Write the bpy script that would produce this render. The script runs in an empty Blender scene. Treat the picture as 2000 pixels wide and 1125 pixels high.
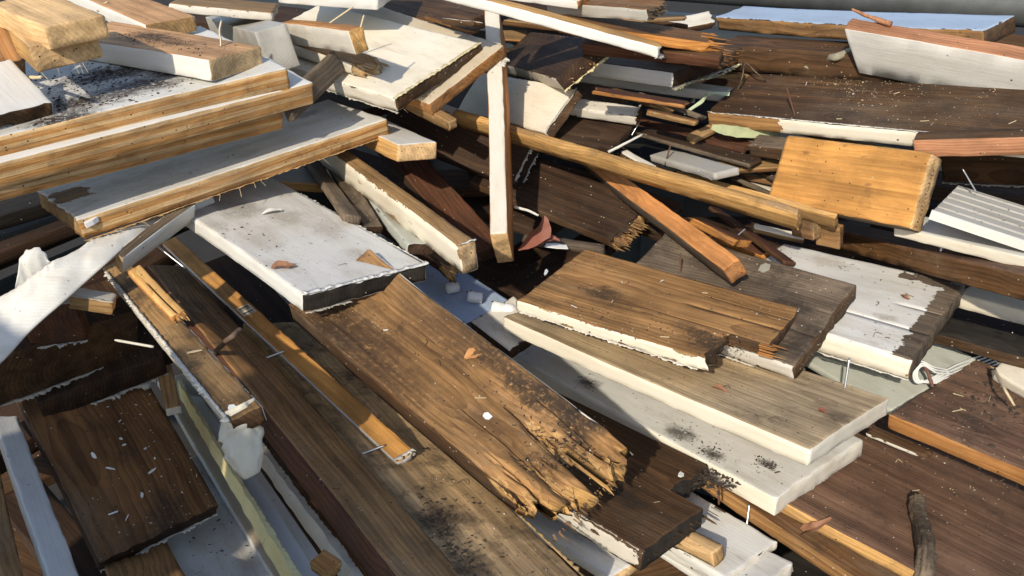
import bpy, bmesh, math, random
import numpy as np
from mathutils import Vector, Matrix, Quaternion

SC = bpy.context.scene
COL = SC.collection
R = math.radians

# ------------------------------------------------------------------ camera, sky, sun, exposure
PITCH = R(31.0)
CAM = Vector((0, 0, 1.6))
FOCAL = 1000 / math.tan(R(30.0))          # in pixels of a 2000 px wide picture
cam_data = bpy.data.cameras.new('camera')
cam_data.sensor_width = 36
cam_data.angle = R(60.0)
cam_data.clip_start = 0.02
cam_data.clip_end = 500
cam = bpy.data.objects.new('camera', cam_data)
cam.location = CAM
cam.rotation_euler = (math.pi / 2 - PITCH, 0, 0)
COL.objects.link(cam)
SC.camera = cam

SUN_AZ = Vector((-0.38, -0.92, 0)).normalized()    # towards the sun, behind the camera's left shoulder
SUN_EL = R(37.0)
SUN_DIR = SUN_AZ * math.cos(SUN_EL) + Vector((0, 0, math.sin(SUN_EL)))
world = bpy.data.worlds.new('World')
SC.world = world
world.use_nodes = True
wn = world.node_tree
wn.nodes.clear()
sky = wn.nodes.new('ShaderNodeTexSky')
sky.sky_type = 'NISHITA'
sky.sun_disc = False
sky.sun_elevation = SUN_EL
sky.sun_rotation = math.atan2(SUN_DIR.x, SUN_DIR.y)
bgn = wn.nodes.new('ShaderNodeBackground')
bgn.inputs['Strength'].default_value = 0.125
wo = wn.nodes.new('ShaderNodeOutputWorld')
wn.links.new(sky.outputs[0], bgn.inputs[0])
wn.links.new(bgn.outputs[0], wo.inputs[0])
sd = bpy.data.lights.new('sun', 'SUN')
sd.energy = 3.1
sd.angle = R(1.0)
sd.color = (1.0, 0.90, 0.74)
sun = bpy.data.objects.new('sun', sd)
sun.rotation_euler = (-SUN_DIR).to_track_quat('-Z', 'Y').to_euler()
COL.objects.link(sun)
SC.view_settings.view_transform = 'Standard'
SC.view_settings.look = 'None'
SC.view_settings.exposure = 0.55
SC.view_settings.gamma = 1.0
SC.view_settings.use_curve_mapping = False

# ------------------------------------------------------------------ measured poses of the pile's pieces
# id: (corner point, orientation quaternion, (length, width, thickness), mirrored)
POSE = {
 'A1': ((-0.4727,1.0460,1.3416),(0.3824,-0.0089,-0.0057,0.9239),(0.1771,0.0703,0.0257),1),
 'A10': ((-0.1956,1.3464,1.1992),(0.3224,0.0202,0.0025,0.9464),(0.1736,0.0497,0.0173),1),
 'A11': ((-0.2637,1.3257,1.2199),(0.5125,-0.3075,0.5037,-0.6238),(0.1634,0.0340,0.0125),1),
 'A12': ((-0.0475,1.3909,1.2123),(0.3251,-0.0234,-0.0934,0.9407),(0.3722,0.1992,0.0215),1),
 'A13': ((-0.0127,1.3930,1.2079),(0.3557,-0.0332,-0.1597,0.9202),(0.3964,0.1722,0.0200),1),
 'A14': ((-0.1968,1.5762,1.2827),(0.0397,0.0236,0.0384,0.9982),(0.1592,0.1559,0.0399),1),
 'A15': ((-0.0826,1.4494,1.0821),(0.2265,0.0618,-0.1285,0.9635),(0.0631,0.0217,0.0113),1),
 'A2': ((-0.4891,1.0479,1.3224),(0.4472,-0.0418,-0.0178,0.8933),(0.1219,0.0746,0.0309),1),
 'A3': ((-0.6079,1.0974,1.2766),(0.3922,0.3595,-0.1708,0.8293),(0.1057,0.0580,0.0596),0),
 'A4': ((-0.5381,1.0038,1.2509),(0.3336,0.1812,-0.0344,0.9245),(0.0940,0.0827,0.0203),0),
 'A5': ((-0.3366,1.1897,1.2652),(0.2396,0.0035,0.0346,0.9702),(0.2852,0.0963,0.0272),1),
 'A6': ((-0.4696,1.3315,1.2702),(0.3935,-0.0032,0.0004,0.9193),(0.3159,0.0748,0.0233),1),
 'A7': ((-0.4061,1.5728,1.2297),(0.0915,-0.0629,-0.0784,-0.9907),(0.1535,0.1666,0.0127),1),
 'A8': ((-0.3275,1.3031,1.2652),(0.5091,-0.1181,-0.0294,0.8520),(0.4258,0.0485,0.0635),1),
 'A9': ((-0.2049,1.2196,1.2844),(0.4682,-0.1111,-0.0218,0.8763),(0.2797,0.0221,0.0338),1),
 'B1': ((-0.4818,1.3819,1.2438),(0.3450,0.0101,0.0069,-0.9385),(0.4966,0.2782,0.0310),1),
 'B2': ((-0.3852,1.3130,1.2278),(0.3597,-0.0086,0.0357,-0.9323),(0.5448,0.1679,0.0310),1),
 'B3': ((-0.4597,1.3251,1.1820),(0.4041,-0.0365,0.0171,-0.9138),(0.5319,0.1861,0.0281),1),
 'B4': ((-0.5372,0.9830,1.1058),(0.9321,-0.0426,-0.0378,0.3578),(0.4681,0.1717,0.0263),0),
 'C0': ((-0.1117,1.2518,1.1027),(0.4924,-0.0256,0.0922,0.8651),(0.1829,0.0645,0.0262),1),
 'C0b': ((-0.0827,1.2708,1.1355),(0.3715,0.0205,-0.0994,0.9228),(0.1027,0.0181,0.0179),1),
 'C1': ((-0.1035,0.9573,1.0587),(0.4192,-0.0004,0.0702,0.9052),(0.4071,0.1696,0.0211),1),
 'C2': ((-0.0434,0.9488,1.0978),(0.4925,-0.0495,-0.0128,0.8688),(0.5052,0.0232,0.0394),1),
 'C3': ((-0.3554,1.3957,1.0064),(0.2637,-0.1418,-0.0511,-0.9527),(0.2454,0.1079,0.0149),1),
 'C4': ((-0.2043,1.0838,1.0596),(0.5680,0.0513,0.2060,0.7952),(0.3950,0.0252,0.0109),1),
 'C5': ((-0.1768,1.0940,1.0427),(0.5709,-0.0131,0.0495,0.8195),(0.3701,0.0270,0.0126),1),
 'C6': ((-0.1009,1.0270,1.0474),(0.5599,0.0052,0.1137,0.8207),(0.4510,0.0383,0.0142),1),
 'C7': ((-0.0749,1.1406,0.9736),(0.3423,0.0565,-0.1247,0.9296),(0.2583,0.0350,0.0214),1),
 'C8': ((-0.0117,1.1955,0.9613),(0.4979,0.0296,-0.1026,0.8606),(0.4230,0.0535,0.0208),1),
 'D10': ((0.0566,1.0505,0.9083),(0.4284,-0.0032,-0.0805,0.9000),(0.0876,0.0789,0.0172),1),
 'D11': ((-0.0000,1.1181,0.9038),(0.4274,0.0035,-0.0244,0.9037),(0.2406,0.0837,0.0146),1),
 'D2': ((-0.4881,0.9706,1.0613),(0.8315,0.2229,0.0374,0.5074),(0.1289,0.0132,0.0327),0),
 'D3': ((-0.2399,0.6705,1.0646),(0.4515,-0.0860,-0.0147,0.8880),(0.5277,0.0340,0.0193),1),
 'D4': ((-0.1218,0.5431,0.9577),(0.5160,-0.0747,0.2256,0.8229),(0.9301,0.0636,0.0191),1),
 'D4b': ((-0.1574,0.5691,0.9675),(0.2756,0.0644,-0.0749,0.9562),(0.0217,0.0173,0.0171),1),
 'D5': ((-0.3864,0.8844,1.0363),(0.3942,0.0328,-0.0880,0.9142),(0.1176,0.0175,0.0091),1),
 'D6': ((-0.1116,0.7684,0.9244),(0.4312,-0.0430,-0.0395,0.9003),(0.7483,0.0256,0.0080),0),
 'D7': ((-0.0274,0.5319,0.9703),(0.4696,0.0334,0.1902,0.8615),(0.9529,0.0625,0.0295),1),
 'D7b': ((-0.1112,0.6210,0.8794),(0.4809,0.0056,0.0392,0.8759),(0.3965,0.0294,0.0144),1),
 'D8': ((0.0699,0.5547,0.9553),(0.5020,-0.0317,0.1469,0.8517),(0.8171,0.1122,0.0159),0),
 'D9': ((0.1198,0.6996,0.9825),(0.3681,0.0481,-0.1444,0.9172),(0.4135,0.1234,0.0334),1),
 'E1': ((0.3564,0.9263,1.0138),(0.2943,-0.0103,0.0300,0.9552),(0.3060,0.1745,0.0163),1),
 'E10': ((0.0324,1.8814,1.1043),(0.0229,-0.0258,0.0293,-0.9990),(0.0513,0.0708,0.0048),1),
 'E2': ((0.4291,0.9485,1.0347),(0.3543,-0.0865,-0.1094,0.9247),(0.2807,0.1603,0.0240),1),
 'E3': ((0.5929,0.9976,1.0069),(0.3292,-0.0339,0.0117,0.9436),(0.2492,0.2161,0.0278),1),
 'E4': ((0.3658,1.0159,1.1073),(0.3459,-0.1043,-0.2330,0.9029),(0.6215,0.0114,0.0353),1),
 'E5': ((0.4322,1.0591,1.0799),(0.4143,-0.2025,-0.2481,0.8519),(0.2980,0.0083,0.0282),1),
 'E6': ((0.2824,0.9699,1.0616),(0.5508,-0.1897,-0.1973,0.7885),(0.4609,0.0252,0.0274),1),
 'E7': ((-0.0043,1.0998,1.0279),(0.6844,0.1250,-0.2245,0.6823),(0.4477,0.0248,0.0755),0),
 'E8': ((0.2159,1.2711,1.2480),(0.1456,0.0934,0.0258,0.9846),(0.3650,0.0329,0.0157),1),
 'E9': ((0.3770,1.0202,1.0267),(0.6556,-0.0001,0.1455,0.7410),(0.2848,0.0195,0.0067),1),
 'F1': ((0.1369,1.3550,1.2282),(0.5686,-0.2713,-0.1587,0.7602),(0.4892,0.0924,0.0241),1),
 'F10': ((0.2052,1.3561,1.1214),(0.2326,-0.0470,-0.1361,0.9619),(0.1633,0.0283,0.0177),1),
 'F10b': ((0.1971,1.3556,1.0945),(0.2748,-0.0427,-0.0895,0.9564),(0.1590,0.0823,0.0124),1),
 'F12': ((0.3706,1.2874,1.0909),(0.3606,-0.0693,-0.0776,0.9269),(0.2396,0.0258,0.0097),1),
 'F12b': ((0.3741,1.2329,1.0842),(0.3937,-0.0200,0.0082,0.9190),(0.2527,0.0337,0.0074),1),
 'F13': ((0.3264,1.1786,1.0944),(0.5558,-0.1099,0.0344,0.8233),(0.1861,0.0419,0.0111),1),
 'F14': ((0.3523,1.2472,1.1003),(0.9153,0.0601,-0.1232,-0.3787),(0.1193,0.0356,0.0199),0),
 'F15': ((0.2169,1.2821,1.3037),(0.3567,-0.0714,-0.0338,0.9309),(0.1859,0.0433,0.0172),1),
 'F16': ((0.1138,1.3445,1.2997),(0.2693,-0.0225,-0.0569,0.9611),(0.1568,0.0370,0.0122),1),
 'F2': ((0.1022,1.3510,1.1523),(0.4474,-0.2736,-0.2710,0.8072),(0.3538,0.0847,0.0167),1),
 'F3': ((0.0360,1.3801,1.0484),(0.2603,-0.0287,-0.4001,0.8782),(0.2739,0.0771,0.0314),1),
 'F4': ((0.2298,1.2505,0.9999),(0.3682,-0.0510,-0.1446,0.9170),(0.3269,0.1025,0.0159),1),
 'F4b': ((0.2741,1.2977,0.9843),(0.2874,-0.0231,-0.1862,0.9393),(0.2948,0.0768,0.0211),1),
 'F5': ((0.2931,1.3169,1.2501),(0.1240,0.0366,0.0064,0.9916),(0.2173,0.0614,0.0151),1),
 'F6': ((0.3033,1.2602,1.2410),(0.2406,-0.0553,-0.1198,0.9616),(0.2129,0.0243,0.0179),1),
 'F7': ((0.3538,1.3639,1.2140),(0.3781,-0.0733,-0.0095,0.9228),(0.1207,0.0563,0.0189),1),
 'F8': ((0.3732,1.4558,1.1836),(0.3785,-0.0489,0.0265,0.9239),(0.1682,0.1832,0.0242),1),
 'F9': ((0.3671,1.4243,1.1292),(0.2056,0.0200,0.0824,0.9750),(0.2573,0.0651,0.0155),1),
 'G1': ((0.3665,1.6248,1.1921),(0.8699,0.0288,-0.1163,-0.4784),(0.5137,0.0687,0.0243),0),
 'G10': ((0.5902,1.0028,0.9876),(0.8831,-0.0084,-0.1130,-0.4553),(0.2485,0.0359,0.0204),0),
 'G11': ((0.5332,0.9345,0.9738),(0.9137,0.0507,-0.1037,-0.3897),(0.2654,0.0399,0.0166),0),
 'G13': ((0.5877,0.9181,0.9442),(0.5031,-0.0787,-0.0556,0.8588),(0.3589,0.1498,0.0103),1),
 'G1b': ((0.3433,1.4830,1.1820),(0.9319,0.0118,-0.0761,-0.3545),(0.3655,0.0678,0.0421),0),
 'G2': ((0.4824,1.3003,1.2604),(0.9116,0.2210,-0.0810,-0.3372),(0.3759,0.0240,0.0795),0),
 'G5': ((0.5280,1.0437,1.1716),(0.3086,-0.2794,-0.4411,0.7951),(0.2101,0.0985,0.0363),0),
 'G6': ((0.6333,1.2314,1.0986),(0.9329,0.0728,-0.1466,-0.3209),(0.2176,0.0374,0.0560),0),
 'G7': ((0.5117,0.9725,1.1250),(0.9447,-0.0332,0.0504,-0.3223),(0.2349,0.1291,0.0193),0),
 'G8': ((0.5080,1.0554,1.0633),(0.8560,-0.0377,-0.1031,-0.5053),(0.3343,0.0544,0.0148),0),
 'G9': ((0.4967,1.3030,0.9374),(0.7531,-0.0944,-0.1476,-0.6342),(0.6737,0.0540,0.0300),0),
 'G9b': ((0.4300,1.1047,1.0479),(0.4442,-0.0985,0.0195,0.8903),(0.0357,0.0203,0.0253),1),
 'G9c': ((0.4241,1.1095,1.0374),(0.9331,0.0691,-0.0854,-0.3425),(0.0352,0.0137,0.0345),0),
 'H1': ((0.3040,1.3259,1.1231),(0.9242,0.0695,-0.1133,-0.3580),(0.6030,0.1415,0.0234),0),
 'H1b': ((0.5147,1.0731,1.1775),(0.9604,0.0225,-0.1193,-0.2509),(0.2137,0.0260,0.0248),1),
 'H2': ((0.2797,1.2987,1.0890),(0.9662,0.0922,-0.1198,0.2090),(0.1178,0.0172,0.0105),0),
 'I1': ((0.4188,0.7806,0.9870),(0.4187,-0.0580,0.0713,0.9035),(0.4869,0.1550,0.0216),1),
 'I2': ((0.4366,0.8478,0.8721),(0.4309,-0.0525,0.0492,0.8995),(0.5101,0.1774,0.0242),1),
 'I3': ((0.2703,0.7755,0.8674),(0.3794,-0.0083,0.0870,0.9211),(0.4447,0.1928,0.0258),1),
 'I4': ((0.1410,0.6597,0.8729),(0.4230,-0.0838,0.0505,0.9008),(0.2057,0.0497,0.0136),1),
 'I5': ((0.3007,0.7148,0.8352),(0.4112,-0.0313,0.0684,0.9085),(0.1867,0.0938,0.0110),1),
 'I6': ((0.3105,0.6814,0.8385),(0.4268,-0.1066,0.0965,0.8928),(0.1744,0.0726,0.0130),1),
 'I7': ((0.2299,0.6794,0.8678),(0.4117,-0.1117,0.0454,0.9033),(0.0766,0.0195,0.0190),1),
 'I8': ((0.2527,0.6865,0.8107),(0.4469,-0.0716,0.0721,0.8888),(0.1875,0.0336,0.0090),1),
 'J1': ((0.2566,0.8066,0.8593),(0.9280,-0.0726,0.0307,-0.3641),(0.3395,0.3199,0.0152),0),
 'J2': ((0.4379,0.8060,0.9457),(0.8945,-0.0423,-0.0574,-0.4414),(0.2562,0.1921,0.0193),0),
 'J3': ((0.5806,0.8681,0.9632),(0.7897,0.0792,-0.1363,-0.5929),(0.1575,0.0339,0.0156),0),
 'J4': ((0.4782,0.7689,0.9226),(0.4217,-0.0923,-0.0077,0.9020),(0.0740,0.0153,0.0056),1),
 'J5': ((0.2199,0.8232,0.8461),(0.9176,0.0005,0.0235,-0.3968),(0.4403,0.0766,0.0214),0),
 'K1': ((-0.3921,0.8699,0.7384),(0.4004,0.2086,-0.0669,0.8898),(0.3331,0.1577,0.0261),1),
 'K10': ((-0.3814,0.7205,0.7530),(0.4804,-0.1000,0.1733,0.8539),(0.2043,0.0804,0.0100),1),
 'K11': ((-0.5001,0.9588,1.0166),(0.1204,-0.1645,-0.0695,-0.9765),(0.0486,0.0302,0.0175),1),
 'K2': ((-0.4594,0.6500,0.8402),(0.4524,0.0529,0.1825,0.8714),(0.3937,0.0304,0.0119),1),
 'K3': ((-0.5128,0.6381,0.8466),(0.4735,-0.0141,0.1639,0.8653),(0.3714,0.0507,0.0155),0),
 'K4': ((-0.5403,0.9254,1.0223),(0.6270,0.0218,-0.0408,0.7776),(0.0295,0.0662,0.0587),0),
 'K5': ((-0.5055,1.0137,0.9582),(0.3707,0.1224,-0.0125,0.9206),(0.0773,0.1925,0.0822),0),
 'K6': ((-0.4866,1.0135,0.8804),(0.4570,0.1121,-0.0959,0.8771),(0.0995,0.1662,0.0402),0),
 'K7': ((-0.4548,0.9605,0.8336),(0.5346,0.0515,-0.0022,0.8435),(0.0970,0.0208,0.0142),1),
 'K8': ((-0.2492,0.8180,0.6659),(0.4637,0.0263,0.0778,0.8822),(0.5688,0.0638,0.0115),1),
 'K9': ((-0.3201,0.8137,0.6645),(0.4882,0.0322,0.1248,0.8632),(0.3098,0.1177,0.0127),1),
}
DEEP = [
 ((-0.8090,1.0216,0.5997),(0.9263,-0.0549,0.0507,-0.3694),(0.3565,0.0722,0.0205),0),
 ((-0.8100,1.1376,0.8069),(0.8829,0.0650,0.0030,0.4651),(0.3530,0.0987,0.0295),0),
 ((0.2221,1.6458,0.9863),(0.9903,0.0256,-0.0432,-0.1293),(0.5226,0.1035,0.0184),0),
 ((-0.3360,1.6945,1.2146),(0.9414,-0.0112,0.0027,-0.3371),(0.3061,0.1215,0.0229),0),
 ((0.0355,1.2149,0.8514),(0.8862,-0.0318,0.0231,0.4617),(0.3793,0.0757,0.0209),0),
 ((-0.6651,1.8139,1.1434),(0.9497,0.0485,-0.0524,-0.3049),(0.4277,0.1214,0.0299),0),
 ((-0.0831,1.5176,0.9529),(0.9917,-0.0352,-0.0291,-0.1199),(0.4761,0.1597,0.0195),0),
 ((0.0032,0.6578,0.7489),(0.9869,0.0812,0.0144,0.1384),(0.3397,0.0800,0.0259),0),
 ((0.3175,1.3276,0.8790),(0.9990,-0.0258,0.0052,0.0366),(0.3060,0.1377,0.0278),0),
 ((0.6482,1.4153,0.9720),(0.9804,-0.0144,0.0014,-0.1967),(0.3755,0.0750,0.0294),0),
 ((0.1659,0.8290,0.7114),(0.9517,-0.0722,-0.0182,-0.2979),(0.5866,0.1514,0.0235),0),
 ((-0.2847,1.4678,0.9195),(0.9979,0.0612,0.0001,0.0233),(0.3399,0.0781,0.0180),0),
 ((-0.1593,1.9554,1.1747),(0.9206,0.0483,-0.0030,-0.3875),(0.5607,0.1370,0.0188),0),
 ((0.5534,1.1451,0.8972),(0.9250,0.0110,-0.0431,-0.3773),(0.5341,0.1532,0.0262),0),
 ((-0.9824,1.0990,0.9724),(0.9105,0.0095,0.0173,0.4130),(0.3863,0.1053,0.0253),0),
 ((0.8229,1.6290,1.1481),(0.9726,0.0902,-0.0013,-0.2141),(0.3696,0.0711,0.0205),0),
 ((-0.7694,0.8132,0.7718),(0.8830,0.0331,-0.0172,0.4679),(0.5117,0.0899,0.0293),0),
 ((-0.2325,1.4464,0.8118),(0.9619,0.0116,-0.0070,-0.2731),(0.3863,0.0869,0.0214),0),
 ((-0.4817,1.4934,0.9667),(0.8548,-0.0370,-0.0034,-0.5176),(0.4131,0.1065,0.0190),0),
 ((-0.5469,1.7527,1.0500),(0.9127,0.0103,0.0175,-0.4082),(0.3143,0.1441,0.0222),0),
 ((-1.0099,0.9813,0.9158),(0.8982,-0.0556,-0.0430,0.4339),(0.5204,0.0809,0.0205),0),
 ((0.3465,1.5191,0.9323),(0.9978,-0.0503,-0.0286,0.0309),(0.3791,0.1535,0.0243),0),
 ((0.1546,1.9446,1.1051),(0.9534,0.0479,0.0008,-0.2980),(0.4574,0.1292,0.0285),0),
 ((-0.4916,1.0937,0.5911),(0.9253,0.0614,-0.0545,-0.3704),(0.4249,0.1145,0.0214),0),
 ((0.3279,1.0804,0.7633),(0.9985,0.0120,0.0133,0.0519),(0.5840,0.0831,0.0293),0),
 ((-0.4098,1.6857,0.9014),(0.9529,0.0268,-0.0010,-0.3020),(0.5672,0.0749,0.0207),0),
 ((-0.9305,1.1931,0.8032),(0.8906,0.0072,-0.0068,0.4546),(0.5023,0.0731,0.0279),0),
 ((-1.1556,1.0129,0.5475),(0.9774,0.0195,0.0107,-0.2100),(0.5602,0.1485,0.0224),0),
 ((-1.1054,1.1506,0.6731),(0.9862,0.0834,0.0217,-0.1417),(0.5548,0.1105,0.0190),0),
 ((-0.5970,1.4340,0.7825),(0.8919,0.0380,0.0087,-0.4505),(0.3820,0.0949,0.0279),0),
 ((-0.9338,1.2287,0.8683),(0.9201,-0.0002,-0.0382,0.3898),(0.5328,0.1596,0.0206),0),
 ((-0.0614,1.9068,1.0469),(0.8622,0.0358,-0.0033,-0.5053),(0.3662,0.1229,0.0206),0),
 ((0.4243,1.6900,0.8340),(0.8329,0.0690,-0.0171,-0.5489),(0.5672,0.1303,0.0193),0),
 ((0.2489,1.8851,1.0310),(0.9324,0.0152,-0.0461,-0.3582),(0.3966,0.1083,0.0222),0),
 ((0.6516,1.4412,0.8842),(0.9617,0.0166,-0.0116,-0.2733),(0.3406,0.1302,0.0272),0),
 ((-1.1131,0.7534,0.6186),(0.9284,0.0317,0.0450,0.3674),(0.5690,0.0723,0.0239),0),
 ((-0.1410,1.1165,0.7386),(0.8911,0.0720,0.0094,0.4479),(0.4773,0.1349,0.0242),0),
]
SCRAPS = [
 ((0.3603,1.2630,1.0440),(0.9829,-0.0994,0.0667,-0.1402),(0.0769,0.0259,0.0076),0),
 ((0.2383,1.4793,1.2027),(0.9740,0.1648,-0.0356,0.1511),(0.1095,0.0317,0.0120),0),
 ((0.1912,1.4045,1.1230),(0.9464,0.0133,0.0533,-0.3182),(0.0788,0.0102,0.0066),0),
 ((0.3675,1.2794,1.0543),(0.8876,0.0127,-0.0108,-0.4604),(0.1588,0.0230,0.0109),0),
 ((0.2993,1.1870,0.9758),(0.8823,0.1599,-0.1386,-0.4204),(0.0972,0.0207,0.0119),0),
 ((0.3804,1.3027,1.0788),(0.9615,0.2034,0.0547,0.1767),(0.2047,0.0297,0.0085),0),
 ((0.1664,1.4114,1.1352),(0.8849,-0.2374,0.0829,-0.3920),(0.0745,0.0106,0.0126),0),
 ((0.4456,1.3175,1.0974),(0.9375,-0.0055,-0.0132,-0.3477),(0.1870,0.0157,0.0078),0),
 ((0.2013,1.4728,1.2340),(0.9850,-0.1038,0.0630,-0.1223),(0.0833,0.0231,0.0081),0),
 ((0.1341,1.4261,1.2383),(0.9980,-0.0593,-0.0217,0.0065),(0.1426,0.0105,0.0067),0),
 ((0.2005,1.3413,1.1495),(0.9123,-0.1819,0.1096,-0.3501),(0.1093,0.0242,0.0077),0),
 ((0.1222,1.2818,1.1727),(0.9927,-0.0558,0.0551,-0.0913),(0.1380,0.0309,0.0060),0),
 ((0.3563,1.1769,0.9953),(0.9711,0.1361,-0.0050,-0.1962),(0.0734,0.0146,0.0092),0),
 ((-0.1496,1.4985,1.2298),(0.9213,0.0560,-0.0078,-0.3848),(0.1213,0.0172,0.0067),0),
 ((0.3003,1.2300,1.0630),(0.9946,0.0822,-0.0589,-0.0252),(0.1214,0.0292,0.0066),0),
 ((-0.1090,1.3901,1.2528),(0.9063,-0.1714,0.0156,-0.3860),(0.0726,0.0209,0.0085),0),
 ((0.2852,1.4156,1.1552),(0.9858,-0.0116,0.0464,0.1612),(0.1601,0.0144,0.0074),0),
 ((0.0177,1.1223,1.0114),(0.9941,-0.0754,0.0562,-0.0538),(0.1156,0.0179,0.0130),0),
 ((0.2482,1.1029,1.0511),(0.8688,-0.1931,0.0784,-0.4491),(0.0836,0.0297,0.0114),0),
 ((0.3572,1.2670,1.0284),(0.9021,-0.0136,-0.0572,-0.4276),(0.0834,0.0151,0.0069),0),
 ((0.3357,1.3234,1.0905),(0.9387,0.0663,-0.0940,-0.3250),(0.0776,0.0142,0.0110),0),
 ((-0.0127,1.4362,1.2356),(0.9780,0.0169,-0.0040,-0.2078),(0.1239,0.0155,0.0092),0),
 ((0.1674,1.2989,1.0676),(0.8778,0.0852,-0.0310,-0.4705),(0.0782,0.0139,0.0103),0),
 ((0.2022,1.2855,1.1399),(0.9267,-0.0314,-0.0191,-0.3739),(0.0849,0.0143,0.0080),0),
 ((0.3382,1.2683,1.0424),(0.8824,-0.1788,0.0950,-0.4247),(0.0811,0.0164,0.0065),0),
]


# ------------------------------------------------------------------ small numeric helpers
def hash3(i, j, k, s):
    h = (i * 374761393 + j * 668265263 + k * 2147483647 + s * 1274126177) & 0x7fffffff
    h = ((h ^ (h >> 13)) * 1274126177) & 0x7fffffff
    h = ((h ^ (h >> 16)) * 668265263) & 0x7fffffff
    return ((h ^ (h >> 15)) & 0xffff) / 65535.0

def vnoise(p, seed=0):
    """value noise in [-1,1]; p is (n,3)"""
    p = np.asarray(p, float)
    f = np.floor(p)
    t = p - f
    t = t * t * (3 - 2 * t)
    i, j, k = (f[:, c].astype(np.int64) for c in range(3))
    out = 0
    for a in (0, 1):
        for b in (0, 1):
            for c in (0, 1):
                w = (t[:, 0] if a else 1 - t[:, 0]) * (t[:, 1] if b else 1 - t[:, 1]) * (t[:, 2] if c else 1 - t[:, 2])
                out = out + w * hash3(i + a, j + b, k + c, seed)
    return out * 2 - 1

def fbm(p, seed=0, octs=3):
    p = np.asarray(p, float)
    a, s, o = 1.0, 0, 0
    for q in range(octs):
        o = o + a * vnoise(p * (2 ** q), seed + q)
        s += a
        a *= .5
    return o / s

# ------------------------------------------------------------------ materials
class NT:
    def __init__(self, name):
        self.m = bpy.data.materials.new(name)
        self.m.use_nodes = True
        self.t = self.m.node_tree
        self.t.nodes.clear()
        self.out = self.n('ShaderNodeOutputMaterial')
        self.bsdf = self.n('ShaderNodeBsdfPrincipled')
        self.l(self.bsdf.outputs[0], self.out.inputs[0])
    def n(self, kind, **kw):
        x = self.t.nodes.new(kind)
        for k, v in kw.items():
            setattr(x, k, v)
        return x
    def l(self, a, b):
        self.t.links.new(a, b)
    def put(self, sock, v):
        if isinstance(v, bpy.types.NodeSocket):
            self.l(v, sock)
        else:
            sock.default_value = v
    def math(self, op, a, b=0.0, c=0.0, clamp=False):
        x = self.n('ShaderNodeMath', operation=op, use_clamp=clamp)
        for s, v in zip(x.inputs, (a, b, c)):
            self.put(s, v)
        return x.outputs[0]
    def vmath(self, op, a, b):
        x = self.n('ShaderNodeVectorMath', operation=op)
        self.put(x.inputs[0], a)
        self.put(x.inputs[1], b)
        return x.outputs[0]
    def noise(self, v, scale, detail=4, rough=.55, dist=0.0):
        x = self.n('ShaderNodeTexNoise')
        self.l(v, x.inputs['Vector'])
        x.inputs['Scale'].default_value = scale
        x.inputs['Detail'].default_value = detail
        x.inputs['Roughness'].default_value = rough
        x.inputs['Distortion'].default_value = dist
        return x.outputs['Fac']
    def step(self, v, lo, hi, a=0.0, b=1.0):
        x = self.n('ShaderNodeMapRange', interpolation_type='SMOOTHSTEP')
        self.put(x.inputs[0], v)
        for i, q in enumerate((lo, hi, a, b)):
            self.put(x.inputs[i + 1], q)
        return x.outputs[0]
    def mix(self, fac, a, b, mode='MIX'):
        x = self.n('ShaderNodeMix', data_type='RGBA', blend_type=mode)
        self.put(x.inputs[0], fac)
        self.put(x.inputs[6], a if isinstance(a, bpy.types.NodeSocket) else (*a, 1))
        self.put(x.inputs[7], b if isinstance(b, bpy.types.NodeSocket) else (*b, 1))
        return x.outputs[2]
    def bump(self, h, dist, strength=1.0, normal=None):
        x = self.n('ShaderNodeBump')
        x.inputs['Distance'].default_value = dist
        x.inputs['Strength'].default_value = strength
        self.l(h, x.inputs['Height'])
        if normal is not None:
            self.l(normal, x.inputs['Normal'])
        return x.outputs[0]

WOODS = {   # light, dark growth ring, ring frequency
    'pine': ((.74, .53, .29), (.60, .385, .18), 62),
    'pale':   ((.62, .47, .28), (.47, .31, .15), 70),
    'gold':   ((.62, .39, .155), (.44, .245, .08), 80),
    'pinkpine': ((.62, .38, .20), (.50, .28, .14), 70),
    'amber':  ((.58, .27, .07), (.38, .15, .035), 70),
    'drift': ((.54, .43, .28), (.42, .32, .195), 75),
    'honey': ((.62, .325, .095), (.53, .265, .075), 40),
    'orange': ((.50, .25, .085), (.36, .155, .045), 46),
    'rust': ((.62, .29, .10), (.52, .22, .07), 90),
    'pink':   ((.50, .26, .15), (.34, .15, .075), 90),
    'tan': ((.42, .27, .12), (.28, .16, .065), 60),
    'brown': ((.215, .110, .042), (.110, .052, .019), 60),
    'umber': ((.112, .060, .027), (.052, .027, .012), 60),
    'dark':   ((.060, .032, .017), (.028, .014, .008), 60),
    'purple': ((.225, .135, .092), (.125, .070, .046), 85),
    'gray':   ((.17, .135, .10), (.085, .062, .045), 75),
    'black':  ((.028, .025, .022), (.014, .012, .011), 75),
    'red':    ((.12, .052, .028), (.065, .026, .013), 60),
    'cedar': ((.41, .235, .095), (.225, .115, .042), 55),
}
PAINTS = {
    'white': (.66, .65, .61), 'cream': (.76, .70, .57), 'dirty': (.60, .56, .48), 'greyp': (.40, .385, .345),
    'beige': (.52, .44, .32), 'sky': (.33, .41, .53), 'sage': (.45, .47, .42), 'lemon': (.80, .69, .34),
}
_M = {}

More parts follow.
